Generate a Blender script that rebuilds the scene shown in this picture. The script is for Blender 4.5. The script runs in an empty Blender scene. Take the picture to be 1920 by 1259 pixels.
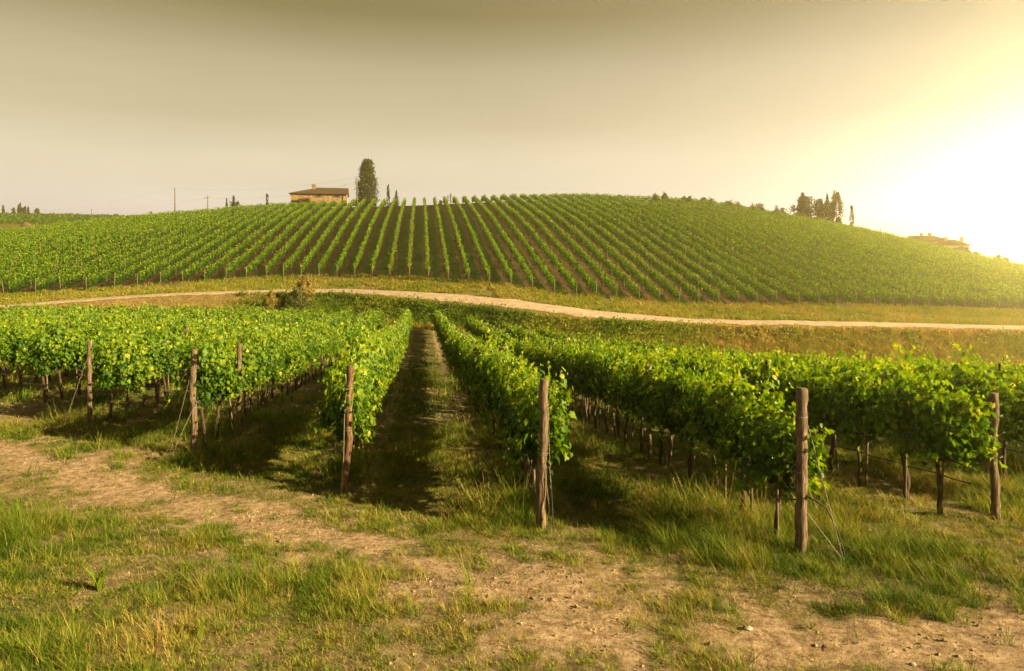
import bpy, math, random
import numpy as np
from math import radians, sin, cos, pi

sc = bpy.context.scene
COL = sc.collection
rng = np.random.default_rng(7)
random.seed(7)

# ------------------------------------------------------------------ camera
F = 1280.0            # focal length in pixels of a 1920 px wide frame
YH = 485.0            # eye level row of the photograph
YAW = radians(7.6)    # the camera looks this far right of the vine rows (+Y)
S, C_ = sin(YAW), cos(YAW)
cam_d = bpy.data.cameras.new('camera'); cam = bpy.data.objects.new('camera', cam_d); COL.objects.link(cam)
cam_d.sensor_width = 36.0; cam_d.lens = F / 1920 * 36
cam_d.shift_y = -(629.5 - YH) / 1920
cam_d.clip_start = 0.1; cam_d.clip_end = 6000
cam.location = (0, 0, 0); cam.rotation_euler = (radians(90), 0, -YAW)
sc.camera = cam

# ------------------------------------------------------------------ sky and sun
SUN_AZ = radians(113) + YAW      # clockwise from +Y
SUN_EL = radians(24)
world = bpy.data.worlds.new("World"); sc.world = world; world.use_nodes = True
nt = world.node_tree; N = nt.nodes; L = nt.links
for n in list(N): N.remove(n)
def wn(t, **k):
    n = N.new(t)
    for a, b in k.items(): setattr(n, a, b)
    return n
out = wn('ShaderNodeOutputWorld'); bg = wn('ShaderNodeBackground'); bg.inputs['Strength'].default_value = 0.103
sky = wn('ShaderNodeTexSky', sky_type='NISHITA'); sky.sun_disc = False
sky.sun_elevation = SUN_EL; sky.sun_rotation = SUN_AZ; sky.air_density = 1.0; sky.dust_density = 3.0; sky.ozone_density = 1.0
tc = wn('ShaderNodeTexCoord'); sep = wn('ShaderNodeSeparateXYZ'); L.new(tc.outputs['Generated'], sep.inputs[0])
mx = wn('ShaderNodeMath', operation='MAXIMUM'); L.new(sep.outputs['Z'], mx.inputs[0]); mx.inputs[1].default_value = 0.015
comb = wn('ShaderNodeCombineXYZ'); L.new(sep.outputs['X'], comb.inputs['X']); L.new(sep.outputs['Y'], comb.inputs['Y']); L.new(mx.outputs[0], comb.inputs['Z'])
nrm = wn('ShaderNodeVectorMath', operation='NORMALIZE'); L.new(comb.outputs[0], nrm.inputs[0]); L.new(nrm.outputs[0], sky.inputs[0])
bw0 = wn('ShaderNodeRGBToBW'); L.new(sky.outputs[0], bw0.inputs[0])
bw = wn('ShaderNodeMath', operation='POWER'); L.new(bw0.outputs[0], bw.inputs[0]); bw.inputs[1].default_value = 0.15
# golden evening air: the sky's brightness is the sky model's, its hue goes from cream at the horizon to khaki higher up
ramp = wn('ShaderNodeValToRGB'); L.new(mx.outputs[0], ramp.inputs[0])
cr = ramp.color_ramp
stops = [(0.0, (2.9, 2.6, 2.4)), (0.06, (2.8, 2.5, 2.2)), (0.10, (2.3, 2.05, 1.62)), (0.14, (2.15, 1.9, 1.4)), (0.19, (1.72, 1.48, 0.98)), (0.26, (1.45, 1.24, 0.78)), (0.333, (0.82, 0.67, 0.30)), (0.37, (0.80, 0.65, 0.30)), (0.5, (0.32, 0.27, 0.15)), (1.0, (0.13, 0.125, 0.11))]
cr.elements[0].position = 0; cr.elements[1].position = 1
for p, c in stops[1:-1]: cr.elements.new(p)
for e, (p, c) in zip(cr.elements, stops): e.position = p; e.color = (*c, 1)
cn = wn('ShaderNodeTexNoise'); cn.inputs['Scale'].default_value = 2.2; cn.inputs['Detail'].default_value = 6; cn.inputs['Roughness'].default_value = 0.55
cmap = wn('ShaderNodeMapping'); cmap.inputs['Scale'].default_value = (1, 1, 5); L.new(tc.outputs['Generated'], cmap.inputs[0]); L.new(cmap.outputs[0], cn.inputs['Vector'])
cmr = wn('ShaderNodeMapRange'); cmr.inputs[1].default_value = 0.3; cmr.inputs[2].default_value = 0.75; cmr.inputs[3].default_value = 0.94; cmr.inputs[4].default_value = 1.08
L.new(cn.outputs[0], cmr.inputs[0])
m0 = wn('ShaderNodeMath', operation='MULTIPLY'); L.new(bw.outputs[0], m0.inputs[0]); L.new(cmr.outputs[0], m0.inputs[1])
mul = wn('ShaderNodeMix', data_type='RGBA', blend_type='MULTIPLY'); mul.inputs[0].default_value = 1
L.new(ramp.outputs[0], mul.inputs[6]); L.new(m0.outputs[0], mul.inputs[7])
# right-hand sky glow, plus a narrow off-frame peak added to light haze and vines
g_az = radians(46) + YAW
gv = wn('ShaderNodeVectorMath', operation='NORMALIZE'); gmap = wn('ShaderNodeMapping'); gmap.inputs['Scale'].default_value = (1, 1, 1.35)
L.new(tc.outputs['Generated'], gmap.inputs[0]); L.new(gmap.outputs[0], gv.inputs[0])
prev = mul.outputs[2]
gv2 = wn('ShaderNodeVectorMath', operation='NORMALIZE'); gmap2 = wn('ShaderNodeMapping'); gmap2.inputs['Scale'].default_value = (1, 1, 2.4)
L.new(tc.outputs['Generated'], gmap2.inputs[0]); L.new(gmap2.outputs[0], gv2.inputs[0])
for src, el, lo, pw, colr in ((gv.outputs[0], 0.0, 0.3, 4.0, (1.10, 0.96, 0.78)), (gv2.outputs[0], 2.0, 0.80, 4.5, (6.2, 5.8, 4.9)), (gv2.outputs[0], 13.0, 0.95, 4.0, (500, 425, 300))):
    gd = wn('ShaderNodeVectorMath', operation='DOT_PRODUCT'); L.new(src, gd.inputs[0])
    ga = g_az + (radians(6.5) if lo > 0.9 else 0)
    gd.inputs[1].default_value = (sin(ga)*cos(radians(el)), cos(ga)*cos(radians(el)), sin(radians(el)))
    gr = wn('ShaderNodeMapRange'); gr.inputs[1].default_value = lo; gr.inputs[2].default_value = 1.0; L.new(gd.outputs['Value'], gr.inputs[0])
    gp = wn('ShaderNodeMath', operation='POWER'); L.new(gr.outputs[0], gp.inputs[0]); gp.inputs[1].default_value = pw
    gm = wn('ShaderNodeMix', data_type='RGBA', blend_type='MULTIPLY'); gm.inputs[0].default_value = 1
    gm.inputs[6].default_value = (*colr, 1); L.new(gp.outputs[0], gm.inputs[7])
    add = wn('ShaderNodeMix', data_type='RGBA', blend_type='ADD'); add.inputs[0].default_value = 1
    L.new(prev, add.inputs[6]); L.new(gm.outputs[2], add.inputs[7]); prev = add.outputs[2]
L.new(prev, bg.inputs[0]); L.new(bg.outputs[0], out.inputs[0])

sun_d = bpy.data.lights.new('sun', 'SUN'); sun_d.energy = 5.0; sun_d.angle = radians(0.6); sun_d.color = (1.0, 0.75, 0.38)
sun = bpy.data.objects.new('sun', sun_d); COL.objects.link(sun)
sun.rotation_euler = (pi/2 - SUN_EL, 0, pi - SUN_AZ)   # lamp's -Z points away from the sun
sun.location = (30, 0, 40)
sc.view_settings.view_transform = 'Standard'; sc.view_settings.look = 'None'
sc.view_settings.exposure = 1.72; sc.view_settings.gamma = 1.0
try:
    sc.cycles.use_denoising = True
    sc.cycles.max_bounces = 6; sc.cycles.transmission_bounces = 4; sc.cycles.transparent_max_bounces = 6; sc.cycles.volume_bounces = 0
except Exception: pass

# ------------------------------------------------------------------ helpers
def sock(node, name, val):
    if name in node.inputs: node.inputs[name].default_value = val
def material(name):
    m = bpy.data.materials.new(name); m.use_nodes = True
    t = m.node_tree; b = t.nodes['Principled BSDF']; sock(b, 'Specular IOR Level', 0.25)
    return m, t, b
def newn(t, typ, **k):
    n = t.nodes.new(typ)
    for a, b in k.items(): setattr(n, a, b)
    return n
def mk_ramp(t, fac, stops):
    r = newn(t, 'ShaderNodeValToRGB'); t.links.new(fac, r.inputs[0]); e = r.color_ramp.elements
    while len(e) < len(stops): e.new(0.5)
    for q, (p, c) in zip(e, sorted(stops, key=lambda s: s[0])): q.position = p; q.color = (*c, 1)
    return r.outputs[0]
def leaf_material(name, stops, trans=0.35, rough=0.5, spec=0.3, tgain=1.5):
    m, t, b = material(name)
    a = newn(t, 'ShaderNodeAttribute', attribute_name='tint')
    oi = newn(t, 'ShaderNodeObjectInfo')
    mr = newn(t, 'ShaderNodeMath', operation='MULTIPLY_ADD'); mr.inputs[1].default_value = 0.1; t.links.new(oi.outputs['Random'], mr.inputs[0]); mr.inputs[2].default_value = -0.05
    ad = newn(t, 'ShaderNodeMath', operation='ADD'); t.links.new(a.outputs['Fac'], ad.inputs[0]); t.links.new(mr.outputs[0], ad.inputs[1])
    col = mk_ramp(t, ad.outputs[0], stops)
    t.links.new(col, b.inputs['Base Color']); b.inputs['Roughness'].default_value = rough; sock(b, 'Specular IOR Level', spec)
    tr = newn(t, 'ShaderNodeBsdfTranslucent')
    tm = newn(t, 'ShaderNodeMix', data_type='RGBA', blend_type='MULTIPLY'); tm.inputs[0].default_value = 1
    t.links.new(col, tm.inputs[6]); tm.inputs[7].default_value = (tgain*1.1, tgain, tgain*0.35, 1)
    t.links.new(tm.outputs[2], tr.inputs[0])
    mx = newn(t, 'ShaderNodeMixShader'); mx.inputs[0].default_value = trans
    t.links.new(b.outputs[0], mx.inputs[1]); t.links.new(tr.outputs[0], mx.inputs[2])
    t.links.new(mx.outputs[0], t.nodes['Material Output'].inputs[0])
    return m
def noise_material(name, stops, scale=(8, 8, 8), rough=0.85, detail=6, bump=0.0, bumpscale=30, coord='Object'):
    m, t, b = material(name)
    tc = newn(t, 'ShaderNodeTexCoord'); mp = newn(t, 'ShaderNodeMapping'); mp.inputs['Scale'].default_value = scale
    t.links.new(tc.outputs[coord], mp.inputs[0])
    n = newn(t, 'ShaderNodeTexNoise'); n.inputs['Scale'].default_value = 1; n.inputs['Detail'].default_value = detail; n.inputs['Roughness'].default_value = 0.62
    t.links.new(mp.outputs[0], n.inputs['Vector'])
    t.links.new(mk_ramp(t, n.outputs[0], stops), b.inputs['Base Color']); b.inputs['Roughness'].default_value = rough
    if bump:
        bp = newn(t, 'ShaderNodeBump'); bp.inputs['Strength'].default_value = bump; bp.inputs['Distance'].default_value = 0.02
        t.links.new(n.outputs[0], bp.inputs['Height']); t.links.new(bp.outputs[0], b.inputs['Normal'])
    return m

def mesh_np(name, V, Fs, mat=None, tint=None, smooth=False):
    """V (n,3) float, Fs (m,k) int, or a list of arrays with differing k"""
    if not isinstance(Fs, list): Fs = [Fs]
    V = np.ascontiguousarray(V, dtype=np.float32)
    me = bpy.data.meshes.new(name); me.vertices.add(len(V)); me.vertices.foreach_set('co', V.ravel())
    loops = np.concatenate([f.ravel() for f in Fs]).astype(np.int32)
    counts = np.concatenate([np.full(len(f), f.shape[1]) for f in Fs]).astype(np.int32)
    starts = np.concatenate([[0], np.cumsum(counts)[:-1]]).astype(np.int32)
    me.loops.add(len(loops)); me.loops.foreach_set('vertex_index', loops)
    me.polygons.add(len(counts)); me.polygons.foreach_set('loop_start', starts)
    try: me.polygons.foreach_set('loop_total', counts)
    except Exception: pass
    me.polygons.foreach_set('use_smooth', np.full(len(counts), bool(smooth)))
    if tint is not None:
        a = me.attributes.new('tint', 'FLOAT', 'POINT'); a.data.foreach_set('value', np.ascontiguousarray(tint, dtype=np.float32))
    me.update(calc_edges=True); me.validate(verbose=False)
    if mat: me.materials.append(mat)
    return me
def link(name, me, parent=None, loc=(0, 0, 0), rotz=0.0):
    o = bpy.data.objects.new(name, me); COL.objects.link(o); o.location = loc; o.rotation_euler = (0, 0, rotz)
    if parent: o.parent = parent
    return o
def tag(o, label=None, cat=None, group=None, kind=None):
    if label: o['label'] = label
    if cat: o['category'] = cat
    if group: o['group'] = group
    if kind: o['kind'] = kind
    return o
def thing(name, label, cat, loc, rotz=0.0, group=None):
    return tag(link(name, None, None, loc, rotz), label, cat, group)

class MB:      # collects shapes into one mesh
    def __init__(s): s.V = []; s.F = {}; s.T = []; s.n = 0
    def add(s, V, Fc, tint=0.5):
        V = np.asarray(V, float); Fc = np.asarray(Fc, int); s.V.append(V); s.F.setdefault(Fc.shape[1], []).append(Fc + s.n)
        s.T.append(np.full(len(V), tint) if np.isscalar(tint) else np.asarray(tint)); s.n += len(V)
    def box(s, lo, hi, tint=0.5):
        x0, y0, z0 = lo; x1, y1, z1 = hi
        V = [(x0,y0,z0),(x1,y0,z0),(x1,y1,z0),(x0,y1,z0),(x0,y0,z1),(x1,y0,z1),(x1,y1,z1),(x0,y1,z1)]
        s.add(V, [(0,3,2,1),(4,5,6,7),(0,1,5,4),(1,2,6,5),(2,3,7,6),(3,0,4,7)], tint)
    def tube(s, pts, radii, k=8, cap=True, rough=0.0, seed=0, tint=0.5):
        pts = np.asarray(pts, float); n = len(pts); r_ = np.random.default_rng(seed)
        radii = np.full(n, radii) if np.isscalar(radii) else np.asarray(radii, float)
        tan = np.gradient(pts, axis=0); tan /= np.linalg.norm(tan, axis=1)[:, None] + 1e-9
        up = np.array([0, 0, 1.]) if abs(tan[0][2]) < 0.9 else np.array([1., 0, 0])
        V = []
        prof = 1 + rough * r_.normal(size=k)
        for i in range(n):
            a = np.cross(tan[i], up); a /= np.linalg.norm(a) + 1e-9; b = np.cross(tan[i], a)
            for j in range(k):
                th = 2*pi*j/k; V.append(pts[i] + (a*cos(th) + b*sin(th)) * radii[i] * prof[j] * (1 + rough*0.4*r_.normal()))
        Fq = [(i*k + j, i*k + (j+1) % k, (i+1)*k + (j+1) % k, (i+1)*k + j) for i in range(n-1) for j in range(k)]
        s.add(V, Fq, tint)
        if cap:
            base = s.n - n*k
            c = np.asarray(V[-k:]).mean(0); s.V.append(c[None]); s.T.append(np.array([tint])); ci = s.n; s.n += 1
            s.F.setdefault(3, []).append(np.array([(base+(n-1)*k+j, base+(n-1)*k+(j+1) % k, ci) for j in range(k)]))
    def mesh(s, name, mat, smooth=False):
        return mesh_np(name, np.concatenate(s.V), [np.concatenate(f) for f in s.F.values()], mat, np.concatenate(s.T), smooth)

def stamp(TV, TF, pos, R, scale):
    """copies of a small template: pos (n,3), R (n,3,3) columns x,y,z, scale (n,)"""
    n, m = len(pos), len(TV)
    V = np.einsum('nij,mj->nmi', R, TV) * np.asarray(scale)[:, None, None] + pos[:, None, :]
    Fc = (TF[None] + (np.arange(n) * m)[:, None, None]).reshape(-1, TF.shape[1])
    return V.reshape(-1, 3), Fc
def frames(nrm, tip):
    nrm = nrm / (np.linalg.norm(nrm, axis=1)[:, None] + 1e-9)
    tip = tip - nrm * np.sum(tip*nrm, axis=1)[:, None]; tip /= np.linalg.norm(tip, axis=1)[:, None] + 1e-9
    return np.stack([np.cross(tip, nrm), tip, nrm], axis=2)

# value noise
def vnoise(x, y, seed=0):
    x = np.asarray(x, float); y = np.asarray(y, float)
    xi = np.floor(x).astype(np.int64); yi = np.floor(y).astype(np.int64); fx = x - xi; fy = y - yi
    fx = fx*fx*(3-2*fx); fy = fy*fy*(3-2*fy)
    def h(a, b):
        v = (a*374761393 + b*668265263 + seed*1442695041) & 0xffffffff
        v = ((v ^ (v >> 13)) * 1274126177) & 0xffffffff
        return ((v ^ (v >> 16)) & 0xffff) / 65535.0
    return (h(xi, yi)*(1-fx)+h(xi+1, yi)*fx)*(1-fy) + (h(xi, yi+1)*(1-fx)+h(xi+1, yi+1)*fx)*fy
def fbm(x, y, seed=0, o=4):
    s = 0; a = 1; t = 0
    for k in range(o): s = s + a*vnoise(x*2**k, y*2**k, seed+k*17); t += a; a *= 0.5
    return s / t

# ------------------------------------------------------------------ terrain
CP = np.array([-500, 0, 300, 500, 650, 800, 950, 1100, 1300, 1600, 1920, 2500.])
def y2z(y, D): return -(np.array(y, float) - YH) / F * np.array(D, float)
one = np.ones(len(CP))
Dn, Zn = [], []
def node(D, z): Dn.append(np.array(D, float)*one); Zn.append(np.array(z, float)*one)
node(0.5, -1.65)
node(5, [-3.2,-3.3,-3.35,-3.4,-3.45,-3.45,-3.5,-3.5,-3.5,-3.5,-3.5,-3.5])
node(9.5, -3.7)
node(15, [-3.6,-3.7,-3.75,-3.8,-3.9,-4.0,-4.05,-4.15,-4.25,-4.3,-4.35,-4.4])
node(35, [-4.6,-5.0,-5.2,-5.4,-5.6,-5.7,-6.1,-6.55,-7.0,-7.5,-7.8,-8.2])
D_END = np.array([56, 62, 66, 70, 72, 69, 64, 60, 58, 56, 56, 56.])
Z_END = [-5.9,-6.3,-6.6,-7.0,-7.4,-7.2,-8.1,-8.6,-9.4,-10.4,-10.9,-11.5]
node(D_END, Z_END); node(D_END + 2.5, np.array(Z_END) - 0.1)
D_R0 = np.array([62, 68, 75, 82, 82, 76, 71, 67, 66, 65, 65, 66.]); D_R1 = np.array([66, 71.5, 79, 86, 87.5, 82, 77, 73, 71.5, 70.5, 70, 71])
node(D_R0, y2z([585,577,556,548,549,562,577,595,607,612.5,618,622], D_R0))
node(D_R1, y2z([582,573,551,544,541,547,559,580,598,603,611,614], D_R1))
D_B = np.array([74, 81, 90, 96, 95, 89, 84, 82, 83, 85, 88, 92.])
node(D_B, y2z([564,558,538,523,521,527,537,561,574,576,584,588], D_B))
D_C = np.array([140, 150, 160, 168, 170, 172, 175, 172, 165, 155, 150, 150.])
Y_C = [476, 446, 413, 395, 388, 384, 377, 375, 385, 437, 514, 570]
zB, zC = Zn[-1], y2z(Y_C, D_C)
node((D_B + D_C)/2, (zB + zC)/2 + 0.9); node(D_C, zC); node(D_C + 14, zC + 0.1)
node(225, [9, 9.45, 7.5, zC[3]-6, zC[4]-6, zC[5]-6, zC[6]-6, zC[7]-6, zC[8]-7, zC[9]-9, zC[10]-8, zC[11]-8])
node(350, [22, 22.1, 20.6, 6, 0, -5, -5, -5, -8, -16, -24, -30])
node(370, [22, 22.1, 20.6, 6, 0, -5, -5, -5, -9, -18, -26, -32])
node(700, [0, 0, -10, -25, -40, -60, -60, -60, -60, -60, -60, -70]); node(1400, -90)
Dn = np.array(Dn); Zn = np.array(Zn)      # (nodes, cols)
def uD(X, Y):
    D = X*S + Y*C_; r = X*C_ - Y*S
    return np.clip(r/np.maximum(D, 0.5), -1.14, 1.2), D
def col_interp(tab, px): return np.interp(px, CP, tab)
def raw_h(X, Y):
    X = np.asarray(X, float); Y = np.asarray(Y, float)
    u, D = uD(X, Y); D = np.maximum(D, 0.5); px = 960 + u*F
    ds = np.stack([np.interp(px, CP, d) for d in Dn]); zs = np.stack([np.interp(px, CP, z) for z in Zn])
    z = zs[-1].copy(); done = D > ds[-1]
    for k in range(len(ds)-1):
        a, b = ds[k], ds[k+1]; m = (D >= a) & (D <= b) & ~done
        t = (D - a)/(b - a); z = np.where(m, zs[k]*(1-t) + zs[k+1]*t, z)
    return np.where(D < ds[0], zs[0], z)
GX0, GY0, GR = -180., -20., 0.5
gx = np.arange(GX0, 240.1, GR); gy = np.arange(GY0, 270.1, GR)
Gx, Gy = np.meshgrid(gx, gy, indexing='ij'); G = raw_h(Gx, Gy)
def blur(A, r):
    for ax in (0, 1):
        P = np.pad(A, [(r, r) if a == ax else (0, 0) for a in (0, 1)], mode='edge'); c = np.cumsum(P, axis=ax)
        z = np.zeros_like(np.take(c, [0], axis=ax)); c = np.concatenate([z, c], axis=ax); n = A.shape[ax]
        A = (np.take(c, range(2*r+1, 2*r+1+n), axis=ax) - np.take(c, range(0, n), axis=ax)) / (2*r+1)
    return A
Gfine = blur(blur(G, 1), 1); Gwide = blur(blur(G, 5), 5)
uu, DD = uD(Gx, Gy)
wt = np.clip((DD - 95)/20, 0, 1); wt = np.maximum(wt, np.clip((45 - DD)/10, 0, 1) * np.clip((DD-6)/4, 0, 1))
G = Gfine*(1-wt) + Gwide*wt
def H(X, Y):
    X = np.atleast_1d(np.asarray(X, float)); Y = np.atleast_1d(np.asarray(Y, float))
    fx = np.clip((X-GX0)/GR, 0, G.shape[0]-1.001); fy = np.clip((Y-GY0)/GR, 0, G.shape[1]-1.001)
    i = fx.astype(int); j = fy.astype(int); a = fx-i; b = fy-j
    z = (G[i, j]*(1-a)+G[i+1, j]*a)*(1-b) + (G[i, j+1]*(1-a)+G[i+1, j+1]*a)*b
    inside = (X > GX0+1) & (X < 238) & (Y > GY0+1) & (Y < 268)
    z = np.where(inside, z, raw_h(X, Y))
    _, D = uD(X, Y)
    near = np.clip((30-D)/12, 0, 1)
    z = z + near*(0.10*(fbm(X*0.7, Y*0.7, 3)-0.5) + 0.05*(fbm(X*3.1, Y*3.1, 9)-0.5) + 0.05*(fbm(X*9, Y*9, 19, 3)-0.5))
    mid = np.clip((D-30)/12, 0, 1)*np.clip((75-D)/15, 0, 1)
    return z + mid*0.25*(fbm(X*0.4, Y*0.4, 31)-0.5)
def h1(x, y): return float(H(x, y)[0])
def world_at(px, D):
    u = (px-960)/F; return D*(S + u*C_), D*(C_ - u*S)
def on_ground(px, py):        # point of the ground under a pixel of the photograph
    D = np.arange(3.5, 90, 0.05); u = (px-960)/F
    x, y = D*(S+u*C_), D*(C_-u*S); z = H(x, y); k = np.argmax(YH - z/D*F < py)
    return x[k], y[k], z[k]

# ---- land cover
def seg_dist(X, Y, P):
    d = np.full(np.shape(X), 1e9)
    for (a, b) in zip(P[:-1], P[1:]):
        a = np.array(a[:2]); b = np.array(b[:2]); ab = b-a
        t = np.clip(((X-a[0])*ab[0]+(Y-a[1])*ab[1])/(ab@ab), 0, 1); d = np.minimum(d, np.hypot(X-a[0]-t*ab[0], Y-a[1]-t*ab[1]))
    return d
TRACK = [on_ground(*p) for p in [(-500, 720), (-150, 800), (40, 858), (230, 905), (480, 985), (720, 1035), (960, 1110), (1250, 1190), (1600, 1215), (2100, 1190)]]
FGX = [1.67 + 2.97*i for i in range(-24, 15)]        # foreground rows
def fg_start(X): return np.interp(X, [-60, -10.2, -7.24, -4.27, -1.3, 1.67, 4.64, 7.61, 20, 40], [60, 19.8, 16.75, 13.75, 11.2, 9.3, 7.9, 8.6, 9.2, 11])
def row_off(X): return (X - FGX[0] + 1.485) % 2.97 - 1.485      # signed distance to the nearest foreground row
def cover(X, Y):
    """0 bare earth .. 1 thick grass"""
    X = np.asarray(X, float); Y = np.asarray(Y, float)
    n = fbm(X*0.8, Y*0.8, 41); n2 = fbm(X*3.3, Y*3.3, 43); n3 = fbm(X*9, Y*9, 47)
    td = seg_dist(X, Y, TRACK)
    patch = np.clip((n-0.36)*4.5, 0, 1); tuft = np.clip((n2-0.40)*5, 0, 1)
    base = np.clip(0.28 + 0.65*patch*(0.4+tuft) + 0.45*tuft, 0, 1)*np.clip(0.55+(n3-0.4)*2.5, 0.1, 1)
    left = np.clip((-X + 1.5)/2.5, 0, 1)*np.clip((8-Y)/2, 0, 1)
    right = np.clip((X - 1.0)/2, 0, 1)*np.clip((6.3-Y)/0.8, 0, 1)
    base = np.clip(base + 0.35*left - 0.22*right, 0, 1)
    base = base*np.clip((td - 0.20 + 1.2*(n2-0.5) + 0.9*(n-0.5))/0.55, 0.05, 1)
    inrow = Y > fg_start(X) - 0.7
    a = np.abs(row_off(X)) + 0.35*(n2-0.5)
    aisle = np.clip((a-0.48)/0.2, 0, 1)
    aisle = np.maximum(aisle, np.clip((0.5-a)/0.25, 0, 1)*0.7) * np.clip(0.85 + (n-0.45)*2, 0.4, 1)
    aisle = np.maximum(aisle, np.clip((n2-0.52)*5, 0, 0.7)*np.clip((24-Y)/8, 0.15, 1))
    m = np.clip((Y - fg_start(X) + 1.5)/2.0, 0, 1)
    return np.clip(base*(1-m) + aisle*m, 0, 1)

def axis(parts):
    a = []
    for lo, hi, st in parts: a.append(np.arange(lo, hi, st))
    return np.concatenate(a)
ax = axis([(-560, -180, 20), (-180, -100, 2), (-100, -9, 0.5), (-9, 13, 0.11), (13, 150, 0.5), (150, 240, 2), (240, 600, 20)])
ay = axis([(-60, -20, 8), (-20, 3, 0.5), (3, 17, 0.11), (17, 110, 0.5), (110, 200, 1), (200, 270, 2), (270, 680, 15)])
AX, AY = np.meshgrid(ax, ay, indexing='ij'); AZ = H(AX.ravel(), AY.ravel())
nx, ny = len(ax), len(ay)
idx = np.arange(nx*ny).reshape(nx, ny)
Q = np.stack([idx[:-1, :-1], idx[1:, :-1], idx[1:, 1:], idx[:-1, 1:]], axis=-1).reshape(-1, 4)
u_, D_ = uD(AX.ravel(), AY.ravel()); px_ = 960 + u_*F
dB = col_interp(D_B, px_); dE = col_interp(D_END, px_); dC = col_interp(D_C, px_); dR0 = col_interp(D_R0, px_)
z_fg = ((D_ < dE + 1) & (D_ > 30)).astype(float); 
z_hill = np.clip((D_ - dB + 0.5)/2, 0, 1)*np.clip((dC + 30 - D_)/10, 0, 1)
z_bank = np.clip((D_ - dE)/3, 0, 1)*np.clip((dR0 + 1 - D_)/2, 0, 1)
cov = cover(AX.ravel(), AY.ravel())

gm_, t, b = material('ground')
Lk = t.links
geo = newn(t, 'ShaderNodeTexCoord'); obj_ = geo.outputs['Object']
def nz(scale, detail=8, rough=0.6):
    n = newn(t, 'ShaderNodeTexNoise'); n.inputs['Scale'].default_value = scale; n.inputs['Detail'].default_value = detail; n.inputs['Roughness'].default_value = rough
    Lk.new(obj_, n.inputs['Vector']); return n.outputs[0]
def mixc(f, a, b_):
    m = newn(t, 'ShaderNodeMix', data_type='RGBA'); Lk.new(f, m.inputs[0]); Lk.new(a, m.inputs[6]); Lk.new(b_, m.inputs[7]); return m.outputs[2]
def math_(op, a, b_=None, c=None):
    m = newn(t, 'ShaderNodeMath', operation=op)
    for i, v in enumerate((a, b_, c)):
        if v is None: continue
        if isinstance(v, (int, float)): m.inputs[i].default_value = v
        else: Lk.new(v, m.inputs[i])
    return m.outputs[0]
def attr(n):
    a = newn(t, 'ShaderNodeAttribute', attribute_name=n); return a.outputs['Fac']
dirt = mk_ramp(t, nz(9, 12, 0.72), [(0.30, (0.10, 0.066, 0.042)), (0.42, (0.27, 0.190, 0.125)), (0.54, (0.45, 0.335, 0.230)), (0.70, (0.66, 0.53, 0.39))])
turf = mk_ramp(t, nz(14, 10, 0.75), [(0.25, (0.034, 0.044, 0.012)), (0.5, (0.10, 0.105, 0.030)), (0.75, (0.25, 0.20, 0.08))])
fine = nz(55, 4, 0.7)
cf = math_('ADD', attr('cover'), math_('MULTIPLY', math_('SUBTRACT', fine, 0.5), 0.7))
c1 = mixc(math_('SMOOTH_MIN', math_('MAXIMUM', cf, 0.0), 0.85, 0.1), dirt, turf)
# vineyard floors on the hill: grass middle, two earth strips beside each row
sx = newn(t, 'ShaderNodeSeparateXYZ'); Lk.new(obj_, sx.inputs[0])
ph = math_('ABSOLUTE', math_('SUBTRACT', math_('FRACT', math_('ADD', math_('DIVIDE', math_('SUBTRACT', sx.outputs['X'], 0.92), 2.5), 100.5)), 0.5))   # 0 at row .. 0.5 mid aisle
pw = math_('ADD', ph, math_('MULTIPLY', math_('SUBTRACT', nz(1.2, 6), 0.5), 0.18))
strip = newn(t, 'ShaderNodeMapRange', interpolation_type='SMOOTHSTEP'); strip.inputs[1].default_value = 0.23; strip.inputs[2].default_value = 0.30; Lk.new(pw, strip.inputs[0])
hd = mk_ramp(t, nz(3, 8, 0.7), [(0.3, (0.05, 0.034, 0.018)), (0.7, (0.12, 0.082, 0.045))])
hg = mk_ramp(t, nz(2.5, 8, 0.7), [(0.3, (0.018, 0.042, 0.006)), (0.7, (0.05, 0.085, 0.014))])
c2 = mixc(attr('hill'), c1, mixc(strip.outputs[0], hd, hg))
bk = mk_ramp(t, nz(0.8, 10, 0.7), [(0.3, (0.05, 0.055, 0.018)), (0.5, (0.12, 0.10, 0.04)), (0.7, (0.30, 0.20, 0.09))])
c3 = mixc(attr('bank'), c2, bk)
fr = mk_ramp(t, nz(0.05, 8, 0.7), [(0.35, (0.10, 0.13, 0.025)), (0.5, (0.19, 0.17, 0.04)), (0.65, (0.32, 0.24, 0.08))])
c4 = mixc(attr('far'), c3, fr)
Lk.new(c4, b.inputs['Base Color']); b.inputs['Roughness'].default_value = 0.95; sock(b, 'Specular IOR Level', 0.1)
bp = newn(t, 'ShaderNodeBump'); bp.inputs['Strength'].default_value = 1.0; bp.inputs['Distance'].default_value = 0.05
Lk.new(math_('ADD', nz(22, 10, 0.75), math_('MULTIPLY', nz(90, 4), 0.35)), bp.inputs['Height']); Lk.new(bp.outputs[0], b.inputs['Normal'])
gme = mesh_np('ground', np.stack([AX.ravel(), AY.ravel(), AZ], 1), Q, gm_, smooth=True)
far_w = np.clip((D_ - dC - 28)/15, 0, 1)
cov2 = np.where(D_ > dE + 2, np.where(D_ < dB, 0.9, 0.6), cov)
for nm, arr in (('cover', cov2), ('hill', z_hill), ('bank', z_bank), ('far', far_w)):
    a = gme.attributes.new(nm, 'FLOAT', 'POINT'); a.data.foreach_set('value', arr.astype(np.float32))
tag(link('ground', gme), kind='structure')

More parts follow.
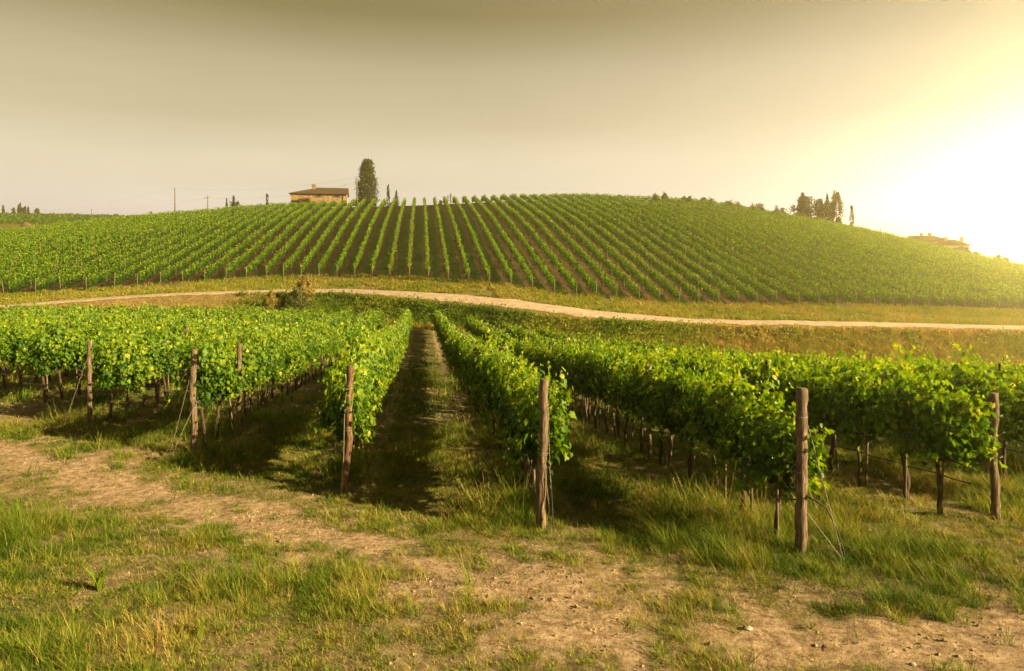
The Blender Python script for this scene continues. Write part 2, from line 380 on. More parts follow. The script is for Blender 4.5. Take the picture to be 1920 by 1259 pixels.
# ---- white gravel road on top of the bank
pxs = np.arange(-300, 2300, 6.0); nw = 9; RV = []
for p in pxs:
    d0, d1 = col_interp(D_R0, p), col_interp(D_R1, p); m = 0.12*(d1-d0)
    wob0 = 0.9*(fbm(p*0.03, 3.0, 5)-0.5); wob1 = 0.9*(fbm(p*0.03, 9.0, 5)-0.5)
    for k in range(nw):
        D = d0 + m*0.6 + wob0 + (d1-d0-1.4*m+wob1-wob0)*k/(nw-1); RV.append(world_at(p, D))
RV = np.array(RV); n_ = len(pxs); edge = np.tile(np.array([0.0]+[0.05]*(nw-2)+[0.0]), n_)
RV3 = np.column_stack([RV, H(RV[:, 0], RV[:, 1]) + 0.015 + edge])
ri = np.arange(n_*nw).reshape(n_, nw)
RQ = np.stack([ri[:-1, :-1], ri[1:, :-1], ri[1:, 1:], ri[:-1, 1:]], -1).reshape(-1, 4)
xr = np.abs(np.linspace(-1, 1, nw)); RT = np.tile(np.maximum(xr, np.where(xr < 0.1, 0.66, 0)), n_)
rm, t, b = material('gravel_road'); Lk = t.links; geo = newn(t, 'ShaderNodeTexCoord'); obj_ = geo.outputs['Object']
rc = mk_ramp(t, nz(1.4, 12, 0.75), [(0.3, (0.20, 0.15, 0.10)), (0.5, (0.40, 0.32, 0.235)), (0.7, (0.56, 0.47, 0.36))])
rg = mk_ramp(t, nz(3, 8), [(0.3, (0.10, 0.10, 0.03)), (0.7, (0.26, 0.20, 0.09))])
rf = newn(t, 'ShaderNodeMapRange'); rf.inputs[1].default_value = 0.86; rf.inputs[2].default_value = 1.10
Lk.new(math_('ADD', attr('tint'), math_('MULTIPLY', math_('SUBTRACT', nz(1.5, 8, 0.7), 0.5), 0.9)), rf.inputs[0])
Lk.new(mixc(rf.outputs[0], rc, rg), b.inputs['Base Color']); b.inputs['Roughness'].default_value = 0.95
tag(link('dirt_road', mesh_np('dirt_road', RV3, RQ, rm, RT, True)), kind='structure')

# ------------------------------------------------------------------ materials for things
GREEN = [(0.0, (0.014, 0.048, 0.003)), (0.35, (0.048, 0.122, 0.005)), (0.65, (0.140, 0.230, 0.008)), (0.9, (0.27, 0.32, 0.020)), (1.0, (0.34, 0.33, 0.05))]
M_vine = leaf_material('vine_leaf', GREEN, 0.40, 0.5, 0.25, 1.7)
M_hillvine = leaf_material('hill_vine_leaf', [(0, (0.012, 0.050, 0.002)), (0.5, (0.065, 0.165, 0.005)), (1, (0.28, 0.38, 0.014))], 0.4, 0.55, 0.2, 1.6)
M_grass = leaf_material('grass', [(0.0, (0.035, 0.085, 0.008)), (0.35, (0.115, 0.20, 0.012)), (0.6, (0.28, 0.29, 0.035)), (0.8, (0.36, 0.27, 0.10)), (1.0, (0.50, 0.36, 0.17))], 0.35, 0.6, 0.2, 1.3)
M_cyp = leaf_material('conifer_foliage', [(0, (0.018, 0.028, 0.006)), (0.6, (0.045, 0.060, 0.012)), (1, (0.09, 0.09, 0.02))], 0.15, 0.7, 0.1, 1.2)
M_olive = leaf_material('shrub_foliage', [(0, (0.05, 0.07, 0.02)), (0.6, (0.12, 0.14, 0.045)), (1, (0.22, 0.20, 0.07))], 0.3, 0.7, 0.1, 1.2)
M_dry = leaf_material('dry_shrub_foliage', [(0, (0.13, 0.12, 0.03)), (0.5, (0.30, 0.25, 0.07)), (1, (0.50, 0.38, 0.16))], 0.35, 0.7, 0.1, 1.2)
M_bark = noise_material('vine_bark', [(0.3, (0.028, 0.020, 0.014)), (0.6, (0.085, 0.062, 0.042)), (0.8, (0.16, 0.12, 0.085))], (60, 60, 9), 0.95, 6, 0.8)
M_post = noise_material('weathered_wood', [(0.30, (0.045, 0.028, 0.018)), (0.43, (0.085, 0.060, 0.042)), (0.56, (0.165, 0.122, 0.086)), (0.72, (0.30, 0.235, 0.17))], (30, 30, 4.5), 0.9, 10, 1.0)
M_pdark = noise_material('dark_post_wood', [(0.30, (0.025, 0.016, 0.010)), (0.5, (0.11, 0.066, 0.038)), (0.72, (0.26, 0.165, 0.095))], (30, 30, 4.5), 0.9, 10, 1.0)
M_hpost = noise_material('hill_post_wood', [(0.3, (0.10, 0.075, 0.045)), (0.7, (0.26, 0.20, 0.12))], (10, 10, 3), 0.9)
M_trunk = noise_material('tree_bark', [(0.3, (0.05, 0.035, 0.022)), (0.7, (0.16, 0.12, 0.08))], (6, 6, 1), 0.95)
M_wire = noise_material('galvanised_wire', [(0.3, (0.10, 0.09, 0.075)), (0.7, (0.30, 0.27, 0.23))], (60, 60, 60), 0.55)
M_hose = noise_material('black_hose', [(0.3, (0.015, 0.014, 0.012)), (0.7, (0.05, 0.045, 0.04))], (20, 20, 20), 0.5)
M_rock = noise_material('pale_stone', [(0.3, (0.20, 0.17, 0.13)), (0.55, (0.40, 0.35, 0.28)), (0.8, (0.58, 0.53, 0.45))], (14, 14, 14), 0.9, 8, 0.6)
M_gravel = noise_material('gravel_stone', [(0.3, (0.14, 0.10, 0.065)), (0.55, (0.28, 0.215, 0.15)), (0.8, (0.46, 0.38, 0.29))], (3, 3, 3), 0.9)

# ------------------------------------------------------------------ vines
_h = [(0.0, -0.02), (0.17, -0.24), (0.44, -0.20), (0.40, 0.02), (0.66, 0.20), (0.46, 0.34), (0.44, 0.60), (0.22, 0.56), (0.0, 0.92)]
_out = _h + [(-x, y) for x, y in _h[-2:0:-1]]
LV = np.array([(0, 0.22, 0.0)] + [(x, y, 0.30*abs(x) - 0.22*(y-0.1)**2) for x, y in _out])
LV[:, 1] -= 0.3
LF = np.array([(0, i+1, (i+1) % len(_out)+1) for i in range(len(_out))])
QV = np.array([(0, -0.42, 0), (0.46, 0.02, 0.10), (0, 0.52, -0.10), (-0.46, 0.02, 0.10)]); QF = np.array([(0, 1, 2), (0, 2, 3)])
def canopy_points(r, nshoot, per, half=0.5, wide=0.30, z0=0.76, top=1.95):
    P, O, Tn = [], [], []
    for s in range(nshoot):
        y0 = r.uniform(-half, half); side = r.choice([-1, 1]); hgt = r.uniform(0.72, 1.05)*(top - 0.85)
        if r.random() < 0.25: hgt *= r.uniform(1.1, 1.38)
        t_ = np.sort(r.random(per)**0.8); bend = r.uniform(0.0, 1.0)**1.3*wide; lean = r.normal()*0.14
        x = side*(bend*np.sin(t_*pi*0.72) + 0.03) + r.normal(size=per)*0.055
        y = y0 + lean*t_ + r.normal(size=per)*0.07; z = 0.86 + hgt*t_ + r.normal(size=per)*0.04
        if r.random() < 0.24:      # drooping shoot
            x = side*(wide*0.7 + 0.22*t_) + r.normal(size=per)*0.06; z = r.uniform(1.15, 1.6) - (0.65*t_)*r.uniform(0.3, 0.85) + r.normal(size=per)*0.04
        P.append(np.stack([x, y, np.maximum(z, z0-0.06)], 1)); O.append(np.full(per, side)); Tn.append(t_)
    return np.concatenate(P), np.concatenate(O), np.concatenate(Tn)
def leaf_frames(r, P, side, spread=0.8):
    n = len(P)
    nrm = np.stack([np.sign(P[:, 0] + r.normal(size=n)*0.12)*1.0, np.zeros(n), 0.55 + np.zeros(n)], 1) + r.normal(size=(n, 3))*spread*0.62
    nrm[:, 2] = np.abs(nrm[:, 2])*0.8 + 0.02
    tip = np.stack([np.sign(P[:, 0])*0.5, np.zeros(n), -0.9*np.ones(n)], 1) + r.normal(size=(n, 3))*0.65
    return frames(nrm, tip)
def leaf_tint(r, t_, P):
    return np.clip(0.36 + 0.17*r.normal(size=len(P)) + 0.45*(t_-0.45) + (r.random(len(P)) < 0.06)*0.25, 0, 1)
vine_fol, vine_trk = [], []
NV = 14
for v in range(NV):
    r = np.random.default_rng(100+v)
    P, sd, t_ = canopy_points(r, 54, 24)
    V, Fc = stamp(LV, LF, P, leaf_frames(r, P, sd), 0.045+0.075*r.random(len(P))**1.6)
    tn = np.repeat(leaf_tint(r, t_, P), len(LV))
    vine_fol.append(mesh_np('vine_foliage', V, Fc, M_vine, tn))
    mb = MB(); k = 9; zz = np.linspace(-0.08, 0.86, k)
    wx = np.cumsum(r.normal(size=k)*0.013); wy = np.cumsum(r.normal(size=k)*0.016) + r.uniform(-.06, .06)*np.linspace(0, 1, k)
    mb.tube(np.stack([wx, wy, zz], 1), np.linspace(0.038, 0.026, k)*(1+0.18*r.random(k)), 8, rough=0.14, seed=v)
    for sgn in (-1, 1):
        a = np.linspace(0, 1, 7); mb.tube(np.stack([wx[-1]+r.normal(size=7)*0.012, wy[-1]+sgn*0.5*a, 0.85+0.07*np.sin(a*2.2)+r.normal(size=7)*0.010], 1), np.linspace(0.024, 0.014, 7), 6, rough=0.12, seed=v+50)
    for q in range(7):
        a = np.linspace(0, 1, 4); y0 = r.uniform(-0.45, 0.45); mb.tube(np.stack([r.uniform(-.18, .18)*a, y0+r.normal()*0.1*a, 0.87+0.7*a], 1), 0.005, 4, cap=False)
    vine_trk.append(mb.mesh('vine_trunk', M_bark, True))

def in_view(X, Y, m=40):
    u, D = uD(np.asarray(X, float), np.asarray(Y, float)); return (D > 2) & (u*F > -960-m) & (u*F < 960+m)
# all foreground vine positions
vines = []
for ri_, X in enumerate(FGX):
    ys = fg_start(X) + 0.5
    k = 0
    while ys < 90:
        Y = ys + random.uniform(-0.1, 0.1); u, D = uD(np.array([X]), np.array([Y]))
        if D[0] > 0 and Y < 90:
            pe = col_interp(D_END, 960+u[0]*F)
            if D[0] > pe: break
            if in_view([X], [Y], 420)[0] and D[0] < 80: vines.append((float(D[0]), ri_, k, X + random.uniform(-.05, .05), Y))
        ys += 0.93; k += 1
        if ys > 100: break
vines.sort(); _iv = [bool(in_view([v[3]], [v[4]], 70)[0]) for v in vines]; vines = [v for v, k_ in zip(vines, _iv) if k_][:300] + [v for v, k_ in zip(vines, _iv) if not k_] + [v for v, k_ in zip(vines, _iv) if k_][300:]
ROWNAME = {8: 'the row beginning at the shorter leftmost wooden post', 7: None}
_U = 'first second third fourth fifth sixth seventh eighth ninth tenth eleventh twelfth thirteenth fourteenth fifteenth sixteenth seventeenth eighteenth nineteenth'.split()
_T = {2: ('twentieth', 'twenty'), 3: ('thirtieth', 'thirty'), 4: ('fortieth', 'forty'), 5: ('fiftieth', 'fifty'), 6: ('sixtieth', 'sixty'), 7: ('seventieth', 'seventy')}
def ordi(n):       # 1 -> first
    if n < 20: return _U[n-1]
    t, u = divmod(n, 10); return _T[t][0] if u == 0 else _T[t][1] + ' ' + _U[u-1]
def row_phrase(X):
    tbl = [(-7.24, "the leftmost end post's row"), (-4.27, "the second left end post's row"), (-1.3, "the brown end post's row left of the aisle"),
           (1.67, "the pale end post's row right of the aisle"), (4.64, "the crossed guy wire post's row"), (7.61, "the far right end post's row")]
    for x, p in tbl:
        if abs(X-x) < 0.5: return p
    n = int(round((-7.24-X)/2.97 if X < 0 else (X-7.61)/2.97))
    return 'the %s row %s' % (ordi(n), 'left of all end posts' if X < 0 else 'beyond the far right end post')
N_IND = 300
seen_first = {}
for q, (D, ri_, k, X, Y) in enumerate(sorted(vines[:N_IND], key=lambda a: (a[1], a[2]))):
    v = random.randrange(NV); z = h1(X, Y); rp = row_phrase(FGX[ri_]); j = seen_first.get(ri_, 0); seen_first[ri_] = j+1
    lab = 'leafy grapevine, %s along %s' % (ordi(j+1), rp)
    root = thing('grapevine', lab, 'grapevine', (X, Y, z), random.choice([0, pi]) + random.uniform(-.06, .06), 'grapevines in the foreground rows')
    s = random.uniform(0.90, 1.08) * (0.96 if X > 3 else 1.0); root.scale = (1, 1, s)
    link('trunk', vine_trk[v], root); link('foliage', vine_fol[(v*5+3) % NV], root)

# every other vine: far part of the foreground rows and the whole hillside, one mass
r = np.random.default_rng(55)
PV, PF, PT, off = [], [], [], 0
def put(V, Fc, T):
    global off
    PV.append(V); PF.append(Fc + off); PT.append(T); off += len(V)
fgv = vines[N_IND:]
lods = []
for v in range(10):
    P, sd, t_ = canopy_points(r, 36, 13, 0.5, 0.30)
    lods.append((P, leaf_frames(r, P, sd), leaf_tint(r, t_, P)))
TRV, TRF = [], []
for D, ri_, k, X, Y in fgv:
    P, R, tn = lods[r.integers(10)]; m = len(P); keep = m if D < 35 else int(m*0.62)
    sel = r.permutation(m)[:keep]; s = 0.135 if D < 35 else 0.19
    flip = r.choice([-1, 1]); Rz = np.diag([flip, flip, 1.0])
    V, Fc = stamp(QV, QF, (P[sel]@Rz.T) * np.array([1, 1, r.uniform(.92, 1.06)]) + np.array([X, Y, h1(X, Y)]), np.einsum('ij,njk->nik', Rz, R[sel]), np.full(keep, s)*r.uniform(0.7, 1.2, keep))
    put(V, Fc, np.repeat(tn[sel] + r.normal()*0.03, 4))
    x0, y0, z0 = X, Y, h1(X, Y)
    w = 0.035; TRV.append(np.array([(x0-w, y0-w, z0-.05), (x0+w, y0-w, z0-.05), (x0, y0+w, z0-.05), (x0-w+.03*r.normal(), y0-w, z0+.9), (x0+w, y0-w, z0+.9), (x0, y0+w, z0+.9)]))
fgV, fgF, fgT = np.concatenate(PV), np.concatenate(PF), np.concatenate(PT)
me = mesh_np('grapevine_mass', fgV, fgF, M_vine, fgT)
nt_ = len(TRV); TV = np.concatenate(TRV); TFq = np.concatenate([np.array([(0, 1, 4, 3), (1, 2, 5, 4), (2, 0, 3, 5)]) + 6*i for i in range(nt_)])
# hillside rows
PV, PF, PT, off = [], [], [], 0
HX0, HS = 0.92, 2.5
hill_rows = []
for i in range(-46, 66):
    X = HX0 + HS*i; Ys = np.arange(60, 215, 0.9) + r.uniform(-.1, .1, len(np.arange(60, 215, 0.9)))
    Xs = np.full(len(Ys), X); u, D = uD(Xs, Ys); px = 960+u*F
    ok = (D > col_interp(D_B, px)) & (D < col_interp(D_C, px) + 7) & (px > -420) & (px < 2400)
    if ok.sum() < 3: continue
    Ys = Ys[ok]; D = D[ok]; hill_rows.append((i, X, Ys[0], Ys[-1], D[0]))
    z = H(Xs[ok], Ys)
    gapn = vnoise(Ys*0.35, i*3.7, 12)
    for Y, d, zz, g in zip(Ys, D, z, gapn):
        if g < 0.04: continue
        n = int(92 if d < 110 else 72); hh = 0.55 + 1.35*(0.86 + 0.35*(g-0.4)) 
        # several upright shoots per vine
        sh = r.integers(0, 7, n); shy = np.linspace(-.45, .45, 7)+r.normal(size=7)*.06; shx = r.normal(size=7)*0.09; shh = r.uniform(0.75, 1.15, 7)*(hh)
        a = r.random(n)**0.75
        P = np.stack([X + shx[sh]*(0.5+a) + r.normal(size=n)*0.07, Y + shy[sh] + r.normal(size=n)*0.07, zz + 0.38 + shh[sh]*a*0.84], 1)
        nrm = np.stack([r.choice([-1., 1.], n), np.zeros(n)-0.25, 0.5*np.ones(n)], 1) + r.normal(size=(n, 3))*0.6; nrm[:, 2] = np.abs(nrm[:, 2])
        R = frames(nrm, np.stack([np.zeros(n), np.zeros(n), -np.ones(n)], 1) + r.normal(size=(n, 3))*0.5)
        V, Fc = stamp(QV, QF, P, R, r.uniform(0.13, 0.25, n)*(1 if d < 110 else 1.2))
        put(V, Fc, np.repeat(np.clip(-0.08 + 0.18*r.normal(size=n) + 0.85*a, 0, 1), 4))  # lighter young tips; dark bases and bright tops also paint in shade and sun
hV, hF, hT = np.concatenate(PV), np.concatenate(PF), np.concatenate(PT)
# far vineyard on the ridge at the left
PV, PF, PT, off = [], [], [], 0
for j in range(46):
    for D in np.arange(262, 346, 3.2):
        px = -60 + j*8.2 + (D-262)*0.06; 
        if px > 300: continue
        x, y = world_at(px, D); z = h1(x, y); n = 7
        P = np.stack([x + r.normal(size=n)*0.35, y + r.uniform(-1.6, 1.6, n), z + r.uniform(0.4, 1.6, n)], 1)
        V, Fc = stamp(QV, QF, P, frames(r.normal(size=(n, 3)), r.normal(size=(n, 3))), r.uniform(0.6, 1.0, n)); put(V, Fc, np.repeat(r.uniform(0.1, 0.7, n), 4))
rV, rF, rT = np.concatenate(PV), np.concatenate(PF), np.concatenate(PT)
o1, o2, o3 = len(fgV), len(fgV)+len(hV), len(fgV)+len(hV)+len(rV)
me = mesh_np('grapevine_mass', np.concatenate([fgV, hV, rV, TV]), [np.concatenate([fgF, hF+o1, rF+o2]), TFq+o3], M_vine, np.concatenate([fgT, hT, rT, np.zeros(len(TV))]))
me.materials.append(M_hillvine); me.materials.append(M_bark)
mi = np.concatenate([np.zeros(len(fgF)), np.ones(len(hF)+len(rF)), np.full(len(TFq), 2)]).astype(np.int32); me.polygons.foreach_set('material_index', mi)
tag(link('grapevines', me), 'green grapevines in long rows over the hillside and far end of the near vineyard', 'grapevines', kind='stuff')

# ------------------------------------------------------------------ posts
def post_mesh(h, r0, seed, mat, k=14, n=12, knot=True):
    q = np.random.default_rng(seed); mb = MB(); zz = np.linspace(-0.15, h, n)
    wx = 0.012*np.cumsum(q.normal(size=n))*0.6; wy = 0.012*np.cumsum(q.normal(size=n))*0.6
    rad = r0*(1.06 - 0.12*np.linspace(0, 1, n))*(1+0.05*q.normal(size=n)*knot)
    pts = np.stack([wx, wy, zz], 1)
    pts = np.vstack([pts, pts[-1] + [0, 0, 0.012]]); rad = np.append(rad, rad[-1]*0.86)
    mb.tube(pts, rad, k, rough=0.05, seed=seed)
    return mb.mesh('post', mat, True)
def wire(name, pts, rad, parent, mat=M_wire, k=5):
    mb = MB(); mb.tube(pts, rad, k, cap=False); return link(name, mb.mesh(name, mat, True), parent)
def twist(a, b, n=40, r_=0.006, turns=14):
    a, b = np.array(a, float), np.array(b, float); t = np.linspace(0, 1, n)[:, None]; P = a + (b-a)*t
    return P + np.stack([np.cos(t[:, 0]*turns*6.28), np.sin(t[:, 0]*turns*6.28), 0*t[:, 0]], 1)*r_
G_END = 'wooden end posts of the foreground rows'
ends = [ # px of base, base row y, height, radius, label, material
    (170, 801, 1.95, 0.050, 'knobbly weathered post, leftmost of the end posts, with a thin wire on its left', M_post, 0.0),
    (368, 854, 2.02, 0.058, 'grey weathered wooden end post with two loose stay wires slanting down to its left', M_post, 0.02),
    (648, 926, 2.02, 0.058, 'dark brown end post left of the grassy aisle, one straight wire down its front', M_pdark, 0.055),
    (450, 818, 1.98, 0.048, 'slim weathered wooden post, third from the left, standing against the leaves', M_post, 0.02),
    (1015, 992, 2.04, 0.064, 'bare pale wooden end post just right of the grassy aisle, wires tied round its middle', M_post, 0.03),
    (1499, 1042, 2.04, 0.068, 'thick tall wooden end post right of centre with two crossing guy wires', M_post, 0.02),
    (1870, 975, 1.78, 0.054, 'hazy wooden end post at the right edge half hidden in vine leaves', M_post, 0.0)]
end_posts = []
for q, (px, py, hh, rr, lab, mt, lean) in enumerate(ends):
    x, y, z = on_ground(px, py)
    D = x*S + y*C_
    o = link('wooden_post', post_mesh(hh, rr, 300+q, mt, 18, 22), None, (x, y, z)); o.rotation_euler = (0, lean*0.6, 0)
    tag(o, lab, 'post', G_END); end_posts.append(o)
    for zt in (hh*0.82, hh*0.49):
        mb = MB(); a = np.linspace(0, 4*pi, 34); mb.tube(np.stack([(rr*1.10)*np.cos(a), (rr*1.10)*np.sin(a), zt + 0.004*a + 0.010*np.sin(a*.5+q)], 1), 0.0035, 4, cap=False)
        link('wire_tie', mb.mesh('wire_tie', M_wire, True), o)
e = end_posts
def gz(o, dx, dy): return h1(o.location.x+dx, o.location.y+dy) - o.location.z
wire('stay_wire', twist((-.06, 0, 1.6), (-.42, -.35, gz(e[0], -.42, -.35))), 0.004, e[0])
wire('stay_wire', twist((-.07, 0, 1.75), (-.40, -.30, gz(e[1], -.4, -.3)), r_=0.004), 0.004, e[1])
wire('stay_wire', twist((0, -.07, 1.02), (-.38, -.32, gz(e[1], -.38, -.32)), r_=0.005), 0.005, e[1])
wire('stay_wire', [(-.035, -.07, 1.62), (-.05, -.085, 1.2), (-.04, -.09, .6), (-.06, -.10, gz(e[2], -.06, -.10)-.02)], 0.006, e[2])
wire('stay_wire', twist((.06, -.04, 1.55), (.12, -.16, gz(e[4], .12, -.16)), r_=0.005), 0.004, e[4])
wire('stay_wire', twist((.0, -.08, .98), (.10, -.14, .15), r_=0.006, turns=18), 0.005, e[4])
wire('hose_end', [(.08, -.05, .86), (.10, -.10, .70), (.115, -.14, .4), (.125, -.18, .1), (.13, -.2, gz(e[4], .13, -.2)-.03)], 0.010, e[4], M_hose)
wire('stay_wire', twist((.08, -.02, 1.60), (.44, -.22, gz(e[5], .44, -.22)), r_=0.006, turns=20), 0.0055, e[5])
wire('stay_wire', twist((-.28, .10, 1.02), (.42, -.26, gz(e[5], .42, -.26)), r_=0.006, turns=20), 0.0055, e[5])
mb = MB()
for q in range(7):
    a = np.linspace(0, 2*pi, 14); nn = np.random.default_rng(q).normal(size=3); nn /= np.linalg.norm(nn); aa = np.cross(nn, [0, .3, 1]); aa /= np.linalg.norm(aa); bb = np.cross(nn, aa)
    mb.tube(np.array([.205, -.10, 1.0]) + 0.034*(np.outer(np.cos(a), aa) + np.outer(np.sin(a), bb)), 0.005, 4, cap=False)
link('wire_coil', mb.mesh('wire_coil', M_wire, True), e[5])
# black drip hose that hangs along the trunks of a row
G_HOSE = 'black drip hoses along the vine trunks'
def drip(X, y0, y1, lab, tail=None):
    Ys = np.arange(y0, y1, 0.31); z = H(np.full(len(Ys), X), Ys); z = np.interp(Ys, Ys[::3], z[::3]) + 0.60 - 0.03*np.abs(np.sin(Ys*3.38))
    pts = np.stack([np.full(len(Ys), X), Ys, z], 1)
    if tail is not None: pts = np.vstack([tail[::-1], pts])
    mb = MB(); mb.tube(pts, 0.010, 6)
    tag(link('drip_hose', mb.mesh('drip_hose', M_hose, True)), lab, 'hose', G_HOSE)
p5 = e[5].location; tail = [(p5.x+.10, p5.y-.02, p5.z+.72), (p5.x+.30, p5.y-.1, p5.z+.60), (p5.x+.40, p5.y-.16, p5.z+.34), (p5.x+.46, p5.y-.22, p5.z+.05)]
drip(p5.x+0.06, p5.y+.3, 34, 'black drip hose running behind the tall post with crossed guy wires', tail)
drip(FGX[0]+2.97*26, 8.6, 34, 'black drip hose along the trunks of the far right end post row')
drip(FGX[0]+2.97*24, 9.6, 34, 'black drip hose low along the row just right of the grassy aisle')
drip(FGX[0]+2.97*27, 9.0, 34, 'black drip hose furthest right, near the frame edge')

# line posts
lp = [post_mesh(1.95, 0.045, 400+i, (M_post, M_pdark)[i % 2], 8, 7) for i in range(6)]
cand = []
for ri_, X in enumerate(FGX):
    Y = fg_start(X); k = 0
    while Y < 90:
        u, D = uD(np.array([X]), np.array([float(Y)]))
        if D[0] > col_interp(D_END, 960+u[0]*F): break
        is_named = (k == 0 and X < 8)
        if not is_named and in_view([X], [Y], 20)[0]: cand.append((D[0], X, float(Y), k, 'fg'))
        Y += 5.5; k += 1
    # post that ends the row at the bank
for i, X, ya, yb, d0 in hill_rows:
    for k, Y in enumerate(np.arange(ya-0.5, yb, 5.7)):
        if in_view([X], [Y], 5)[0]: cand.append((uD(np.array([X]), np.array([Y]))[1][0], X, float(Y), k, 'hill'))
cand_fg = sorted([c for c in cand if c[4] == 'fg'])
cand_he = sorted([c for c in cand if c[4] == 'hill' and c[3] == 0])
indiv = cand_fg[:170] + cand_he[:100]; ids = set(map(id, indiv)); rest = [c for c in cand if id(c) not in ids]
hp = []
for q in range(4):
    mb = MB(); mb.tube([(0, 0, -.1), (0.01, 0, 1.0), (0, .02, 1.95)], [0.042, 0.04, 0.036], 6); hp.append(mb.mesh('post', M_hpost, True))
pc = {}; hx = sorted(uD(np.array([c[1]]), np.array([c[2]]))[0][0]*F+960 for c in indiv if c[4] == 'hill')
hl = [v for v in hx if v < 565][::-1]; hr = [v for v in hx if v >= 565]
for D, X, Y, k, kd in indiv:
    if kd == 'fg':
        o = link('wooden_post', random.choice(lp), None, (X+random.uniform(-.04, .04), Y, h1(X, Y)))
        o.rotation_euler = (random.uniform(-.05, .05), random.uniform(-.05, .05), random.uniform(0, 6)); o.scale = (1, 1, random.uniform(.96, 1.10))
        rp = row_phrase(X)
        pc[rp] = pc.get(rp, 0) + 1
        lab = 'slim line post, %s along %s' % (ordi(pc[rp]), rp)
        tag(o, lab, 'post', 'line posts in the foreground rows')
    else:
        o = link('wooden_post', random.choice(hp), None, (X, Y, h1(X, Y))); o.rotation_euler = (random.uniform(.06, .22), random.uniform(-.05, .05), random.uniform(0, .3))
        u = uD(np.array([X]), np.array([Y]))[0][0]*F+960
        lab = 'slanting post ending the %s hillside row %s of the roadside bush' % ((ordi(hl.index(u)+1), 'left') if u < 565 else (ordi(hr.index(u)+1), 'right'))
        tag(o, lab, 'post', 'end posts along the foot of the hill vineyard')
V_, F_ = [], []
for q, (D, X, Y, k, kd) in enumerate(rest):
    w = 0.035; z = h1(X, Y); dx, dy = random.uniform(-.08, .08), random.uniform(-.08, .08); h_ = 1.98 if kd == 'hill' else 2.0
    V_ += [(X-w, Y-w, z), (X+w, Y-w, z), (X+w, Y+w, z), (X-w, Y+w, z), (X-w+dx, Y-w+dy, z+h_), (X+w+dx, Y-w+dy, z+h_), (X+w+dx, Y+w+dy, z+h_), (X-w+dx, Y+w+dy, z+h_)]
    F_ += [tuple(q*8+i for i in f) for f in ((4, 5, 6, 7), (0, 1, 5, 4), (1, 2, 6, 5), (2, 3, 7, 6), (3, 0, 4, 7))]
tag(link('wooden_posts', mesh_np('post_mass', np.array(V_), np.array(F_), M_hpost)), 'many thin pale posts standing among the hillside vine rows', 'posts', kind='stuff')
# stakes beside the nearest trunks
sm = []
for q in range(4):
    mb = MB(); mb.tube([(0, 0, -.1), (0.01*q, 0.01, .55), (0, 0, 1.15)], [0.022, 0.020, 0.019], 6, rough=.06, seed=q); sm.append(mb.mesh('stake', M_post, True))
cnt = 0
seen = {}
for D, ri_, k, X, Y in vines[:110]:
    if random.random() < (0.5 if X < 0 else 0.15): continue
    o = link('vine_stake', sm[cnt % 4], None, (X+random.choice([-.07, .07]), Y-0.09, h1(X, Y-0.09))); o.rotation_euler = (random.uniform(-.1, .1), random.uniform(-.08, .08), random.uniform(0, 6))
    rp = row_phrase(FGX[ri_]); 
    seen[rp] = seen.get(rp, 0) + 1
    tag(o, 'thin grey stake, %s along %s' % (ordi(seen[rp]), rp), 'stake', 'thin stakes beside the vine trunks'); cnt += 1
# trellis wires
G_W = 'trellis wires strung along the near rows'
for ri_ in range(21, 29):
    X = FGX[ri_]; y0 = float(fg_start(X)); mb = MB()
    for zt in (0.86, 1.25, 1.6):
        Ys = np.arange(y0, 30, 1.5); mb.tube(np.stack([np.full(len(Ys), X), Ys, H(np.full(len(Ys), X), Ys)+zt], 1), 0.0025, 4, cap=False)
    tag(link('trellis_wire', mb.mesh('trellis_wire', M_wire)), 'thin trellis wires strung through %s' % row_phrase(X), 'wire', G_W)

# ------------------------------------------------------------------ grass
def blade_template(curve, w, seg=3):
    V = []; 
    for i in range(seg):
        a = i/seg; V += [(-w*(1-a*0.75), curve*a*a, a), (w*(1-a*0.75), curve*a*a, a)]
    V.append((0, curve, 0.97)); Fq = [(2*i, 2*i+1, 2*i+3) for i in range(seg-1)] + [(2*i, 2*i+3, 2*i+2) for i in range(seg-1)] + [(2*seg-2, 2*seg-1, 2*seg)]
    return np.array(V), np.array(Fq)
def blades(r, X, Y, Z, hgt, wid, tint, curve, out=None, tl=0.45):
    n = len(X); V3, F3 = blade_template(1.0, 1.0, 3); th = r.uniform(0, 2*pi, n)
    if out is not None: th = np.where(r.random(n) < 0.8, np.arctan2(-out[0], out[1]) + r.normal(size=n)*0.5, th)
    c, s = np.cos(th), np.sin(th)
    lx = wid[:, None]*V3[None, :, 0]; ly = (curve*hgt)[:, None]*V3[None, :, 1]; lz = hgt[:, None]*V3[None, :, 2]
    tilt = r.normal(size=n)*tl if out is None else np.abs(r.normal(size=n))*0.5; ly = ly + tilt[:, None]*lz
    V = np.stack([X[:, None] + lx*c[:, None] - ly*s[:, None], Y[:, None] + lx*s[:, None] + ly*c[:, None], Z[:, None] + lz - 0.01], 2).reshape(-1, 3)
    Fc = (F3[None] + (np.arange(n)*len(V3))[:, None, None]).reshape(-1, 3)
    return V, Fc, np.repeat(tint, len(V3))
PV, PF, PT, off = [], [], [], 0
r = np.random.default_rng(77)
def scatter(n, D0, D1, pw=1.0):
    a = r.random(n); D = np.sqrt(D0**2 + (D1**2-D0**2)*a**pw); u = r.uniform(-1.05, 1.05, n); return D*(S+u*C_), D*(C_-u*S), D
